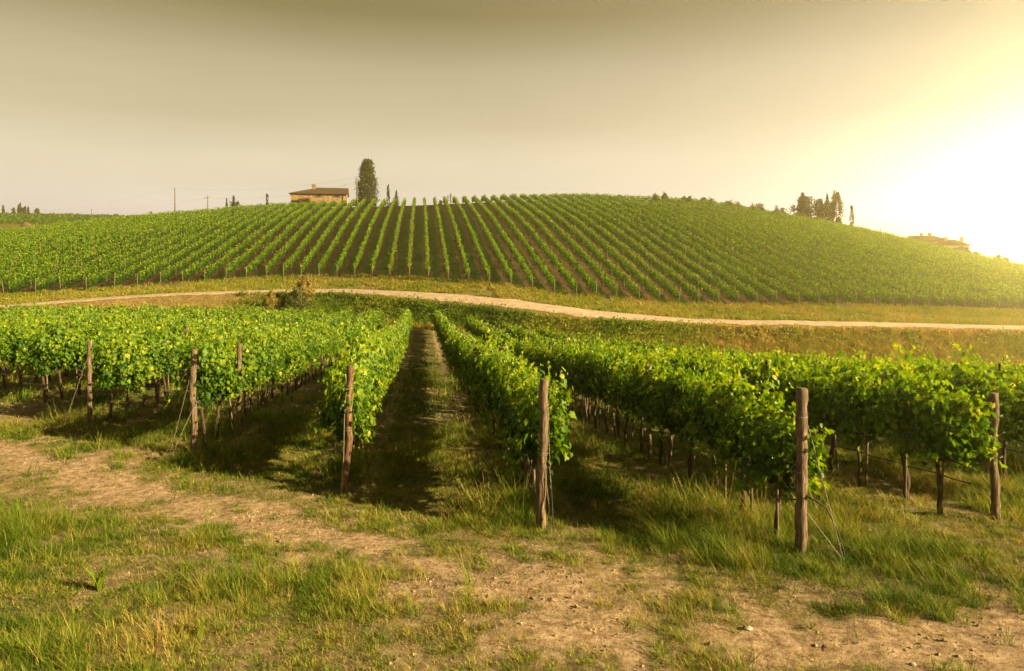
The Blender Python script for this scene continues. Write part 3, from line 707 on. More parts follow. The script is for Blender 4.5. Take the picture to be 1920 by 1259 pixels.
# clumped: tuft centres, then blades round each
for (n, D0, D1, per, spread, w) in ((13500, 4.4, 9.5, 28, 0.055, 0.0028), (20000, 9.5, 17, 19, 0.075, 0.0042), (32000, 17, 40, 9, 0.12, 0.009), (17000, 40, 72, 6, 0.2, 0.016)):
    X, Y, D = scatter(n, D0, D1); cv = cover(X, Y); ok = (r.random(n) < np.clip(cv*1.25-0.12, 0.012, 1))
    ok &= D < col_interp(D_END, 960+uD(X, Y)[0]*F)+3
    X, Y, cv = X[ok], Y[ok], cv[ok]; big = fbm(X*0.8+7, Y*0.8, 61); rowy = Y > fg_start(X)-0.8
    dry = fbm(X*0.45, Y*0.45, 71)
    base_t = np.where(rowy, 0.34, 0.35) + (dry-0.5)*0.7 + (fbm(X*2.6, Y*2.6, 73)-0.5)*0.8 + r.normal(size=len(X))*0.08
    hg = (0.05 + 0.30*np.clip((big-0.38)*2.6, 0, 1)**1.3)*np.where(rowy, 1.0, 0.85)*r.uniform(0.6, 1.3, len(X))
    hg = np.where(Y < 8.6, hg*0.62+0.02, hg)*np.where(rowy, 1.15, 1)*np.where(r.random(len(X)) < 0.12, 1.7, 0.9)
    m = len(X); k = per
    ts = np.repeat(r.uniform(.35, 1.25, m), k)*spread; ox = r.normal(size=m*k)*ts; oy = r.normal(size=m*k)*ts; bx = np.repeat(X, k) + ox; by = np.repeat(Y, k) + oy
    hb = np.repeat(hg, k)*r.uniform(0.35, 1.15, m*k); tb = np.clip(np.repeat(base_t, k) + r.normal(size=m*k)*0.17 + (r.random(m*k) < 0.08)*0.4, 0, 1)
    V, Fc, T = blades(r, bx, by, H(bx, by), hb, np.full(m*k, w)*r.uniform(0.7, 1.4, m*k), tb, r.uniform(0.1, 0.9, m*k), (ox, oy) if D0 < 17 else None); put(V, Fc, T)
# short scattered blades and dead straw over the earth
n = 240000; X, Y, D = scatter(n, 4.6, 16); ok = r.random(n) < 0.10 + 1.0*cover(X, Y); X, Y = X[ok], Y[ok]; m = len(X)
V, Fc, T = blades(r, X, Y, H(X, Y), r.uniform(0.015, 0.06, m), np.full(m, 0.0028), np.clip(0.55+0.28*r.normal(size=m), 0, 1), r.uniform(0.5, 2.0, m)); put(V, Fc, T)
n = 42000; X, Y, D = scatter(n, 4.6, 15); ok = r.random(n) < 0.25 + 0.7*fbm(X*1.5, Y*1.5, 131)**2*2; X, Y = X[ok], Y[ok]; m = len(X)     # dead stalks lying flat
V = np.array([(-.5, -.012, 0), (.5, -.012, .03), (.5, .012, .03), (-.5, .012, 0)]); th = r.uniform(0, pi, m); tip = np.stack([np.cos(th), np.sin(th), 0.12*r.normal(size=m)], 1)
Vq, Fq = stamp(V, np.array([(0, 1, 2), (0, 2, 3)]), np.stack([X, Y, H(X, Y)+0.012], 1), frames(np.array([0, 0, 1.])+r.normal(size=(m, 3))*.15, tip), r.uniform(.03, .15, m)); put(Vq, Fq, np.repeat(r.uniform(.72, 1, m), 4))
tag(link('grass', mesh_np('grass', np.concatenate(PV), np.concatenate(PF), M_grass, np.concatenate(PT))), 'tufted green and straw coloured grass in the foreground and between the near vine rows', 'grass', kind='stuff')
# bank and verge
PV, PF, PT, off = [], [], [], 0
n = 66000; px = r.uniform(-400, 2350, n); a = r.random(n); d0 = col_interp(D_END, px)+0.8; d1 = col_interp(D_R0, px)-0.1; D = d0 + (d1-d0)*a
u = (px-960)/F; X, Y = D*(S+u*C_), D*(C_-u*S)
dryn = fbm(X*0.25, Y*0.25, 81); base_t = np.interp(px, [0, 150, 470, 490, 560, 650, 1150, 1350, 2000], [0.60, 0.78, 0.82, 0.5, 0.36, 0.28, 0.42, 0.76, 0.72]) + (dryn-0.5)*0.75
base_t = np.where((a > 0.93) & (px > 560), base_t+0.2, base_t) + (a < 0.15)*0.35
hgt = np.interp(px, [0, 450, 600, 1200, 2000], [0.3, 0.3, 0.75, 0.85, 1.15])*r.uniform(0.5, 1.3, n)*(0.6+0.9*fbm(X*0.6, Y*0.6, 91))*np.clip(1.25-a, .3, 1)
k = 4; bx = np.repeat(X, k)+r.normal(size=n*k)*0.12; by = np.repeat(Y, k)+r.normal(size=n*k)*0.12
V, Fc, T = blades(r, bx, by, H(bx, by), np.repeat(hgt, k)*r.uniform(.5, 1.1, n*k), np.full(n*k, 0.022), np.clip(np.repeat(base_t, k)+r.normal(size=n*k)*0.12, 0, 1), r.uniform(.1, .8, n*k)); put(V, Fc, T)
n = 46000; px = r.uniform(-400, 2350, n); a = r.random(n); d0 = col_interp(D_R1, px)-0.5; d1 = col_interp(D_B, px)+1.5; D = d0 + (d1-d0)*a
u = (px-960)/F; X, Y = D*(S+u*C_), D*(C_-u*S); keep = fbm(X*0.5, Y*0.5, 95) > 0.34; X, Y = X[keep], Y[keep]; n = len(X)
bx = np.repeat(X, 4)+r.normal(size=n*4)*0.12; by = np.repeat(Y, 4)+r.normal(size=n*4)*0.12
V, Fc, T = blades(r, bx, by, H(bx, by), r.uniform(.08, .34, n*4)*(0.35+1.9*np.clip(np.repeat(fbm(X*1.1, Y*1.1, 141), 4)-.32, 0, 1)*2), np.full(n*4, 0.036), np.clip(0.56+0.5*(np.repeat(fbm(X*.3, Y*.3, 97), 4)-.5)+r.normal(size=n*4)*0.12, 0, 1), r.uniform(.2, .9, n*4)); put(V, Fc, T)
n = 3100; px = r.uniform(440, 2350, n); a = r.random(n); D = (col_interp(D_END, px)+1.2)*(1-a) + (col_interp(D_R0, px)-0.6)*a
u = (px-960)/F; X, Y = D*(S+u*C_), D*(C_-u*S); dn = fbm(X*.2, Y*.2, 121); k = 26; sz = r.uniform(.25, .75, n)*np.interp(px, [440, 1250, 1400], [1, 1, .6])
P = np.stack([X, Y, H(X, Y)], 1).repeat(k, 0) + r.normal(size=(n*k, 3))*(sz*np.array([[.55], [.55], [.42]])).T.repeat(k, 0) + np.array([0, 0, .3])
P[:, 2] = np.maximum(P[:, 2], H(P[:, 0], P[:, 1])+.03)
V, Fc = stamp(QV, QF, P, frames(r.normal(size=(n*k, 3))+[0, -.3, .4], r.normal(size=(n*k, 3))+[0, 0, .6]), r.uniform(.10, .24, n*k))
put(V, Fc, np.repeat(np.clip(np.interp(px, [440, 600, 1200, 1400, 2000], [.4, .2, .3, .58, .52]).repeat(k) + (dn.repeat(k)-.5)*.9 + r.normal(size=n*k)*.12, 0, 1), 4))
tag(link('wild_grass', mesh_np('wild_grass', np.concatenate(PV), np.concatenate(PF), M_grass, np.concatenate(PT))), 'tall wild grass covering the bank below the gravel road and its far verge', 'wild grass', kind='stuff')

# broad-leaved weeds low in front
G_WEED = 'broad leaved weeds in the foreground grass'
for px, py, s, lab in ((185, 1105, 0.30, 'broad leaved weed with long pointed leaves in the grass at lower left'), (372, 1195, 0.22, 'upright broad leaved weed near the bottom edge left of centre'), (690, 868, 0.2, 'small weed with tiny yellow flowers beside the brown end post')):
    x, y, z = on_ground(px, py); n = 14 if s > 0.25 else 10; q = np.random.default_rng(px); V, Fc, T = blades(q, np.zeros(n)+q.normal(size=n)*.02, np.zeros(n)+q.normal(size=n)*.02, np.zeros(n), q.uniform(.5, 1, n)*s, np.full(n, s*0.07), q.uniform(.25, .5, n), q.uniform(.2, .8, n), tl=.15)
    o = link('weed', mesh_np('weed', V, Fc, M_grass, T), None, (x, y, z)); tag(o, lab, 'weed', G_WEED)
    if px == 690:
        mb = MB(); ym = noise_material('yellow_petals', [(0.3, (0.5, 0.34, 0.02)), (0.7, (0.75, 0.55, 0.05))], (5, 5, 5))
        for j in range(16):
            c = q.normal(size=3)*[.13, .1, .05] + [0, 0, .26]; mb.tube([c*[.5, .5, 0], c], 0.002, 3, cap=False); mb.box(c-.009, c+.009)
        link('flowers', mb.mesh('flowers', ym), o)

# ------------------------------------------------------------------ stones
def rock(seed, s, flat=0.6):
    q = np.random.default_rng(seed); V = []; k, m = 9, 6
    for i in range(m+1):
        ph = pi*i/m
        for j in range(k):
            th = 2*pi*j/k; rr = 1 + 0.22*q.normal(); V.append((s*rr*sin(ph)*cos(th), s*rr*sin(ph)*sin(th)*0.8, s*flat*rr*cos(ph)))
    V = np.array(V); V[:k] = V[:k].mean(0); V[-k:] = V[-k:].mean(0)
    Fq = np.array([(i*k+j, i*k+(j+1) % k, (i+1)*k+(j+1) % k, (i+1)*k+j) for i in range(m) for j in range(k)])
    return V, Fq[:, ::-1]
G_ROCK = 'pale loose stones lying on the ground'
for i, (px, py, s, lab) in enumerate([(1402, 1181, 0.055, 'large whitish stone on the track at lower right'), (1628, 996, 0.05, 'white stone in the grass right of the tall wired post, left of a pair'), (1640, 993, 0.045, 'white stone in the grass right of the tall wired post, right of a pair'),
        (460, 1024, 0.055, 'flat grey stone on the bare track left of centre'), (474, 1075, 0.045, 'pale flat stone in the grass below the track, left of centre'), (1240, 1206, 0.03, 'small white stone on the earth near the bottom, right of centre'),
        (296, 1254, 0.04, 'white stone at the very bottom edge on the left'), (1904, 1055, 0.04, 'pale stone near the right edge in the grass'), (806, 1094, 0.03, 'small pale stone on the bare track right of centre'), (1712, 1253, 0.04, 'small pale stone at the bottom edge on the right')]):
    x, y, z = on_ground(px, py); V, Fq = rock(900+i, s*.8, .45); o = link('stone', mesh_np('stone', V, Fq, M_rock, smooth=True), None, (x, y, z+s*0.1), i); tag(o, lab, 'stone', G_ROCK)
PV, PF, PT, off = [], [], [], 0
r = np.random.default_rng(5)
V0, F0 = np.array([(1, 0, 0), (0, 1, 0), (-1, 0, 0), (0, -1, 0), (.1, 0, .8), (0, 0, -.6)]), np.array([(0, 1, 4), (1, 2, 4), (2, 3, 4), (3, 0, 4), (1, 0, 5), (2, 1, 5), (3, 2, 5), (0, 3, 5)])
n = 100000; X, Y, D = scatter(n, 4.6, 18); cv = cover(X, Y); cl = fbm(X*1.3, Y*1.3, 99); ok = r.random(n) < np.clip(0.9-cv*1.3, 0.02, 1)*np.clip((cl-0.36)*4, 0.08, 1); X, Y = X[ok], Y[ok]; n = len(X)
V, Fc = stamp(V0, F0, np.stack([X, Y, H(X, Y)+0.002], 1), frames(np.array([0, 0, 1.])+r.normal(size=(n, 3))*.3, r.normal(size=(n, 3))), 0.004+0.008*r.random(n)+0.022*r.random(n)**12)
tag(link('gravel', mesh_np('gravel', V, Fc, M_gravel)), 'small stones and crumbs of earth scattered over the bare track', 'gravel', kind='stuff')

# ------------------------------------------------------------------ trees and bushes
def place(px, D): x, y = world_at(px, D); return x, y, h1(x, y)
def tree(kind, px, D, y_top, w_px, label, group=None, shape='cypress', mat=None, y_base=None, n=1500, seed=0, leaf=None, cat=None):
    x, y, z = place(px, D)
    if y_base is not None: z = -(y_base-YH)/F*D
    hgt = -(y_top-YH)/F*D - z; w = w_px/F*D/2; q = np.random.default_rng(seed); leaf = leaf or 0.0016*D*1.0
    root = thing(kind, label, cat or kind.replace('_', ' '), (x, y, z), 0, group)
    mb = MB(); tr = max(0.06, w*0.1); mb.tube([(0, 0, -.3), (0.05*w, 0, hgt*.4), (0, 0.03*w, hgt*.85)], [tr, tr*.7, tr*.2], 7)
    clumps = []
    if shape == 'cypress':
        nc = max(70, n//22); tc_ = q.random(nc)**.9*.93; ac = q.uniform(0, 2*pi, nc); cid = q.integers(0, nc, n); up = q.random(n)
        t_ = np.clip(tc_[cid] + (up-.3)*np.minimum(.13, 1.4*w/hgt), 0, 1); prof = np.interp(tc_[cid], [0, .04, .12, .35, .6, .8, .93, 1], [.5, .78, .95, 1, .86, .64, .38, .05])
        rc_ = q.uniform(.55, 1.12, nc)[cid]*w*prof*(1-.12*up); P = np.stack([rc_*np.cos(ac[cid]), rc_*np.sin(ac[cid]), t_*hgt], 1) + q.normal(size=(n, 3))*(w*.17*(1.1-up))[:, None]*[1, 1, .5]
        P[:, 2] = np.clip(P[:, 2], 0, hgt); a = ac[cid]; tip = np.stack([np.cos(a)*.3, np.sin(a)*.3, np.ones(n)], 1)
    elif shape == 'fir':
        t_ = q.random(n)**1.15; tiers = 7; ph = (t_*tiers) % 1; prof = (1-t_)*(0.62+0.5*(1-ph)) + .03
        a = q.uniform(0, 2*pi, n); br = .55+.45*np.abs(np.sin(a*2.5+np.floor(t_*tiers)*1.3)); rr = w*prof*q.random(n)**.5*br*1.25
        P = np.stack([rr*np.cos(a), rr*np.sin(a), .06*hgt+t_*hgt*.94 - .12*rr], 1); tip = np.stack([np.cos(a), np.sin(a), .35*np.ones(n)], 1)
    else:       # several leading branches with ragged clumps
        nb = 15 if shape == 'ragged' else 11; P = []
        for b_ in range(nb):
            a = q.uniform(0, 2*pi); s_ = q.uniform(.15, 1)
            if shape == 'ragged': c = np.array([cos(a)*w*s_, sin(a)*w*s_, hgt*(1.0-.5*s_*q.uniform(.6, 1))]); mm = n//nb; tt = q.random(mm)**.8; xy = np.minimum(tt*1.6, 1)*q.uniform(.15, 1.05, mm)**.6; P.append(np.stack([c[0]*xy, c[1]*xy, c[2]*tt], 1) + q.normal(size=(mm, 3))*(w*.26*(1.12-tt))[:, None]); end = c
            else: c = np.array([cos(a)*w*s_*.62, sin(a)*w*s_*.62, hgt*(.35+.45*q.random()*(1.1-s_*.6))]); mm = n//nb; d = q.normal(size=(mm, 3)); d /= np.linalg.norm(d, axis=1)[:, None]; P.append(c + d*(q.uniform(.3, 1.05, mm)**.6)[:, None]*np.array([w*.5, w*.5, hgt*.24])); end = c
            mb.tube([(0, 0, hgt*.15), end*[.5, .5, .55], end*.9], [tr*.5, tr*.3, tr*.08], 5, cap=False)
        P = np.concatenate(P); P[:, 2] = np.maximum(P[:, 2], .02*hgt); tip = q.normal(size=P.shape) + [0, 0, .7]
    nn = len(P); nr = P*[1, 1, 0]; nr = nr/(np.linalg.norm(nr, axis=1)[:, None]+.01) + q.normal(size=(nn, 3))*.6
    V, Fc = stamp(QV, QF, P, frames(nr, tip + q.normal(size=(nn, 3))*.3), q.uniform(.7, 1.5, nn)*leaf)
    cl = vnoise(P[:, 0]*1.1+50, P[:, 2]*1.1+seed, seed)
    link('trunk', mb.mesh('trunk', M_trunk, True), root)
    link('crown', mesh_np('crown', V, Fc, mat or M_cyp, np.repeat(np.clip(.15+.6*cl+.15*q.normal(size=nn), 0, 1), 4)), root)
    return root
tree('cypress_tree', 689, 176, 299, 38, 'big broad dark cypress standing right of the farmhouse', None, 'cypress', n=7500, seed=1, leaf=.30)
tree('cypress_tree', 728, 182, 345, 6.5, 'thin pointed cypress between the big cypress and a small fir', None, 'cypress', n=900, seed=2, leaf=.2)
tree('fir_tree', 743, 182, 357, 16, 'small ragged fir right of the thin cypress on the skyline', None, 'fir', n=900, seed=3, leaf=.22)
tree('cypress_tree', 501, 180, 363, 6, 'small thin cypress alone left of the farmhouse', None, 'cypress', n=600, seed=4, leaf=.2)
tree('cypress_tree', 840, 195, 364, 3, 'tiny cypress tip over the crest, left of a pair', None, 'cypress', n=200, seed=5, leaf=.2)
tree('cypress_tree', 845, 195, 362, 4, 'tiny cypress tip over the crest, right of a pair', None, 'cypress', n=260, seed=6, leaf=.2)
tree('fir_tree', 425, 172, 372, 9, 'small fir, left in the dark clump left of the farmhouse', 'dark conifers left of the farmhouse', 'fir', n=450, seed=7, leaf=.22)
tree('fir_tree', 438, 172, 364, 17, 'tallest, one sided fir in the dark clump left of the farmhouse', 'dark conifers left of the farmhouse', 'ragged', n=700, seed=8, leaf=.22)
tree('fir_tree', 446, 173, 374, 14, 'low spreading fir at the right of the dark clump', 'dark conifers left of the farmhouse', 'ragged', n=450, seed=9, leaf=.22)
tree('shrub', 281, 168, 395, 15, 'round dark bush on the skyline left of the tall pole', None, 'round', n=500, seed=10, leaf=.22)
tree('shrub', 306, 166, 397, 9, 'small dark bush on the skyline just left of the tall pole', None, 'round', n=300, seed=11, leaf=.22)
tree('shrub', 736, 180, 378, 10, 'low dark bush under the small fir on the crest', None, 'round', n=300, seed=12, leaf=.22)
tree('shrub', 826, 186, 373, 10, 'dark round bush on the crest left of the cypress tips', None, 'round', n=300, seed=13, leaf=.22)
# far left ridge
GL = 'dark trees on the far left ridge'
for i, (px, yt, w, sh, lab) in enumerate([(6, 385, 4, 'cypress', 'short blunt cypress at the far left edge of the ridge'), (26, 389, 11, 'ragged', 'broad dark tree left of the ridge cypress group'), (34.5, 386, 4.5, 'cypress', 'narrow cypress left of the tallest one on the ridge'), (37.5, 381, 4.5, 'cypress', 'tallest narrow cypress on the far left ridge'),
        (42.5, 389, 5, 'cypress', 'low cypress right of the tallest one on the ridge'), (47, 387, 5, 'cypress', 'medium cypress in the ridge group'), (53, 388, 3.5, 'cypress', 'thin cypress, last on the right of the ridge group'), (70, 389, 13, 'round', 'rounded broadleaf tree right of the ridge cypresses')]):
    tree('cypress_tree' if sh == 'cypress' else 'broadleaf_tree', px, 356, yt, w, lab, GL, sh, n=420, seed=20+i, leaf=.5, y_base=404)
q_ = np.random.default_rng(3)
hedge = [0, 12, 60, 78, 86, 93, 100, 108, 115, 122, 132, 143, 153, 162, 170, 180, 192, 204, 216]
for i, px in enumerate(hedge):
    tree('olive_bush', px+q_.uniform(-2, 2), 352, 398+q_.uniform(0, 3.0)+px*0.012, q_.uniform(8, 12), 'small round bush, %s from the left in the far left ridge hedge' % ordi(i+1), 'bushes along the far left ridge', 'round', M_olive, n=200, seed=50+i, leaf=.55, y_base=406)
# right skyline
tree('conifer_tree', 1507, 172, 357, 54, 'broad ragged conifer, leftmost of the big trees on the right skyline', None, 'ragged', n=4200, seed=30, leaf=.34)
tree('conifer_tree', 1538, 170, 368, 42, 'lower ragged conifer squeezed between the two taller right skyline trees', None, 'ragged', n=1800, seed=31, leaf=.30)
tree('conifer_tree', 1551, 171, 364, 30, 'pointed conifer touching the blunt cypress on the right skyline', None, 'fir', n=2200, seed=32, leaf=.28)
tree('cypress_tree', 1568, 168, 358, 24, 'tall blunt cypress, right end of the big tree group on the right skyline', None, 'cypress', n=3200, seed=33, leaf=.28)
tree('cypress_tree', 1597, 166, 384, 9, 'slim lone cypress right of the big skyline trees', None, 'cypress', n=900, seed=34, leaf=.22)
tree('cypress_tree', 1650, 164, 426, 6, 'tiny lone conifer on the falling right skyline', None, 'fir', n=200, seed=35, leaf=.2)
GR_ = 'pale bushes along the right skyline'
for i, (px, yt, w, lab) in enumerate([(1230, 359, 9, 'first pale bush from the left along the right skyline'), (1245, 359, 9, 'second pale bush from the left along the right skyline'), (1283, 366, 12, 'low pale bush on the skyline, third from the left'), (1292, 366, 9, 'low pale bush on the skyline, fourth from the left'),
        (1319, 367, 10, 'pale bush near mid right skyline, fifth from the left'), (1333, 369, 14, 'pale bush near mid right skyline, sixth from the left'), (1367, 373, 14, 'pale bush, seventh from the left on the right skyline'), (1383, 375, 15, 'pale bush, eighth from the left on the right skyline'),
        (1412, 380, 13, 'pale bush, ninth from the left on the right skyline'), (1425, 381, 14, 'pale bush, tenth from the left on the right skyline'), (1456, 384, 13, 'pale bush left of the broad ragged conifer, taller of two'), (1468, 389, 14, 'pale bush touching the foot of the broad ragged conifer'),
        (1496, 392, 20, 'light round bush in front of the broad ragged conifer'), (1535, 402, 17, 'light round bush in front of the lower ragged conifer'), (1570, 413, 12, 'light low bush in front of the blunt cypress')]):
    tree('olive_bush', px, 163, yt, w*1.7, lab, GR_, 'round', M_olive, n=420, seed=70+i, leaf=.26)
for i, (px, yt, w, yb, lab) in enumerate([(1802, 461, 17, 474, 'round bush in front of the pale walled house at the right'), (1818, 470, 8, 480, 'small bush just right of the pale walled house'), (1829, 471, 12, 484, 'bush on the right skyline beyond the houses'), (1845, 480, 10, 490, 'low bush on the right skyline between the houses and two trees'),
        (1871, 476, 14, 494, 'rounded tree near the right edge, left of a pair'), (1885, 479, 10, 496, 'rounded tree near the right edge, right of a pair'), (1913, 495, 9, 503, 'low bush at the far right frame edge')]):
    tree('olive_bush', px, 158, yt, w*1.2, lab, GR_, 'round', M_olive, n=420, seed=90+i, leaf=.24, y_base=yb)
# two roadside bushes before the road
def roadside(px, D, y_top, w, y_base, lab, mat, seed, n):
    return tree('roadside_bush', px, D, y_top, w, lab, None, 'ragged', mat, y_base=y_base, n=n, seed=seed, leaf=.15, cat='bush')
roadside(572, 78.5, 508, 50, 578, 'tall yellow green bush rising over the gravel road left of centre', M_dry, 110, 3200)
roadside(560, 77.0, 535, 70, 590, 'wide low olive green bush at the foot of the tall roadside one', M_olive, 111, 3000)
roadside(508, 76.0, 540, 36, 592, 'pale straw coloured feathery bush left of the tall roadside one', M_dry, 112, 2400)
x, y, z = place(48, 240); V, Fq = rock(77, 1.7, .8)
tag(link('earth_mound', mesh_np('hay_mound', V, Fq, M_trunk, smooth=True), None, (x, y, -(427-YH)/F*240+.6)), 'rounded brownish mound in the yellow field at far left', 'mound')

# ------------------------------------------------------------------ farmhouse
M_wall = noise_material('stone_wall', [(0.28, (0.10, 0.062, 0.036)), (0.48, (0.25, 0.160, 0.09)), (0.60, (0.36, 0.25, 0.15)), (0.75, (0.46, 0.36, 0.25))], (1.6, 1.6, 2.6), 0.9, 9, 0.5)
M_tile = noise_material('roof_tiles', [(0.3, (0.05, 0.034, 0.022)), (0.6, (0.11, 0.072, 0.045)), (0.8, (0.19, 0.13, 0.085))], (4, 4, 4), 0.85)
M_dark = noise_material('dark_timber', [(0.3, (0.035, 0.028, 0.02)), (0.7, (0.08, 0.06, 0.04))], (4, 4, 4), 0.8)
M_shut = noise_material('brown_shutter', [(0.3, (0.09, 0.065, 0.035)), (0.7, (0.16, 0.115, 0.06))], (6, 6, 6), 0.7)
M_glass, t, b = material('window_glass'); b.inputs['Base Color'].default_value = (0.06, 0.06, 0.055, 1); b.inputs['Roughness'].default_value = 0.12
M_pale = noise_material('pale_render', [(0.3, (0.5, 0.42, 0.30)), (0.7, (0.66, 0.57, 0.43))], (.8, .8, .8), 0.9)
def roof_part(root, W, Dp, ze, rise, left_hip, right_hip, over=.45):
    """corrugated tile roof with ridge along x"""
    mb = MB(); x0, x1 = -over, W+over; y0, y1 = -over, Dp+over; rl = x0 + left_hip; rr = x1 - right_hip; ym = (y0+y1)/2
    th = .16
    def slab(P):
        P = np.array(P, float); k = len(P); V = np.vstack([P, P - [0, 0, th]]); n_ = len(mb.V)
        mb.add(V, [tuple(range(k))]) if k == 4 else mb.add(V, [(0, 1, 2)])
        mb.add(V, [(i, i+k, (i+1) % k+k, (i+1) % k) for i in range(k)]); mb.add(V[k:][::-1], [tuple(range(k))])
    slab([(x0, y0, ze), (x1, y0, ze), (rr, ym, ze+rise), (rl, ym, ze+rise)]); slab([(x1, y1, ze), (x0, y1, ze), (rl, ym, ze+rise), (rr, ym, ze+rise)])
    if left_hip > .1: slab([(x0, y1, ze), (x0, y0, ze), (rl, ym, ze+rise)])
    if right_hip > .1: slab([(x1, y0, ze), (x1, y1, ze), (rr, ym, ze+rise)])
    n = int((x1-x0)/.32)
    for i in range(n+1):            # cover tiles running down the front and back slopes
        x = x0 + .05 + i*.32; top = 1.0
        if x < rl: top = (x-x0)/max(rl-x0, .01)
        if x > rr: top = (x1-x)/max(x1-rr, .01)
        if top < .08: continue
        for ya in (y0, y1): mb.tube([(x, ya, ze+.02), (x, ya+(ym-ya)*top, ze+rise*top+.02)], .075, 5)
    mb.tube([(rl, ym, ze+rise+.05), (rr, ym, ze+rise+.05)], .14, 6)
    o = link('roof', mb.mesh('roof', M_tile), root); return o
def wall_with_holes(root, W, Dp, hgt, holes, mat, gable=None):
    mb = MB(); t_ = .45
    xs = sorted(set([0, W] + [h for hh in holes for h in hh[:2]])); zs = sorted(set([-1.5, hgt] + [h for hh in holes for h in hh[2:]]))
    for a, b_ in zip(xs[:-1], xs[1:]):
        for c, d in zip(zs[:-1], zs[1:]):
            if any(hh[0] <= (a+b_)/2 <= hh[1] and hh[2] <= (c+d)/2 <= hh[3] for hh in holes): continue
            mb.add([(a, 0, c), (b_, 0, c), (b_, 0, d), (a, 0, d)], [(0, 1, 2, 3)])
    for (a, b_, c, d) in holes:
        mb.add([(a, 0, c), (b_, 0, c), (b_, 0, d), (a, 0, d), (a, t_, c), (b_, t_, c), (b_, t_, d), (a, t_, d)], [(0, 4, 5, 1), (1, 5, 6, 2), (2, 6, 7, 3), (3, 7, 4, 0)])
    mb.add([(0, 0, -1.5), (0, Dp, -1.5), (0, Dp, hgt), (0, 0, hgt), (W, 0, -1.5), (W, Dp, -1.5), (W, Dp, hgt), (W, 0, hgt)], [(1, 0, 3, 2), (4, 5, 6, 7), (5, 1, 2, 6)])
    if gable: mb.add([(W, 0, hgt), (W, Dp, hgt), (W, Dp/2, hgt+gable)], [(0, 1, 2)])
    return link('wall', mb.mesh('wall', mat), root)
def window(root, a, b_, c, d, shutters=True):
    mb = MB(); y = .2
    mb.box((a+.002, y, c), (a+.07, y+.07, d)); mb.box((b_-.07, y, c), (b_-.002, y+.07, d)); mb.box((a+.07, y, c+.002), (b_-.07, y+.07, c+.07)); mb.box((a+.07, y, d-.07), (b_-.07, y+.07, d-.002)); mb.box(((a+b_)/2-.03, y, c+.07), ((a+b_)/2+.03, y+.07, d-.07))
    f = link('window', mb.mesh('window_frame', M_shut), root)
    mb = MB(); mb.box((a+.07, y+.03, c+.07), (b_-.07, y+.05, d-.07)); link('pane', mb.mesh('pane', M_glass), f)
    if shutters:
        w = (b_-a)*.52
        for x in (a-w-.01, b_+.01):
            mb = MB(); mb.box((x, -.06, c-.04), (x+w, -.01, d+.04))
            for k in range(9): mb.box((x+.05, -.075, c+.03+k*(d-c-.08)/9), (x+w-.05, -.062, c+.08+k*(d-c-.08)/9))
            link('shutter', mb.mesh('shutter', M_shut), f)
    mb = MB(); mb.box((a-.08, -.09, c-.12), (b_+.08, .19, c-.003)); link('sill', mb.mesh('sill', M_wall), f)
    return f
D = 184.0; x, y, _ = place(545, D); zb = 12.4; k_ = D/F
house = thing('farmhouse', 'long low stone farmhouse with brown tiled roof and chimney on the hilltop', 'house', (x, y, zb), -YAW + radians(12))
W = 102*k_; he = (YH-362.5)*k_ - zb
hz = lambda yy: (YH-yy)*k_ - zb
holes = [(( 592.5-545)*k_, (598.5-545)*k_, hz(368.8), hz(361.8)+-.25), ((625.5-545)*k_, (632-545)*k_, hz(368.8), hz(361.8)-.25)]
wall_with_holes(house, W, 8.0, he, holes, M_wall, 1.7)
for h_ in holes: window(house, *h_)
rf = roof_part(house, W, 8.0, he, hz(349.5)-he, 46*k_, 0.0)
mb = MB(); cx = (585-545)*k_; cz = hz(351)
mb.box((cx-.45, 3.0, cz-1.2), (cx+.45, 3.9, cz+.65)); mb.box((cx-.58, 2.87, cz+.653), (cx+.58, 4.03, cz+.80))
for sx_ in (-.4, .25): mb.box((cx+sx_, 3.05, cz+.803), (cx+sx_+.15, 3.85, cz+1.0))
mb.add([(cx-.6, 2.85, cz+1.003), (cx+.6, 2.85, cz+1.003), (cx+.6, 4.05, cz+1.003), (cx-.6, 4.05, cz+1.003), (cx, 3.45, cz+1.35)], [(0, 1, 4), (1, 2, 4), (2, 3, 4), (3, 0, 4)]); mb.add([(cx-.6, 2.85, cz+1.003), (cx+.6, 2.85, cz+1.003), (cx+.6, 4.05, cz+1.003), (cx-.6, 4.05, cz+1.003)], [(3, 2, 1, 0)])
link('chimney', mb.mesh('chimney', M_wall), rf)
mb = MB(); xd = (640-545)*k_; mb.tube([(xd, -.08, 0), (xd, -.08, he-.3)], .11, 8); mb.tube([(-.3, -.52, he-.05), (W+.3, -.52, he-.05)], .08, 6)
link('gutter', mb.mesh('gutter', M_dark), house)
mb = MB(); mb.box((.3, -1.9, hz(377.6)), (3.9, -.01, hz(376.4)))
for xx in (.4, 1.5, 2.6, 3.7): mb.box((xx, -1.85, -1), (xx+.12, -1.73, hz(377.6)-.003))
link('lean_to', mb.mesh('lean_to', M_dark), house)
mb = MB(); mb.tube([(W-.6, 4, he+1.5), (W-.6, 4, he+3.4)], .03, 4)
for k in range(4): mb.tube([(W-.95, 4, he+2.6+k*.22), (W-.25, 4, he+2.6+k*.22)], .015, 4)
link('aerial', mb.mesh('aerial', M_wire), rf)
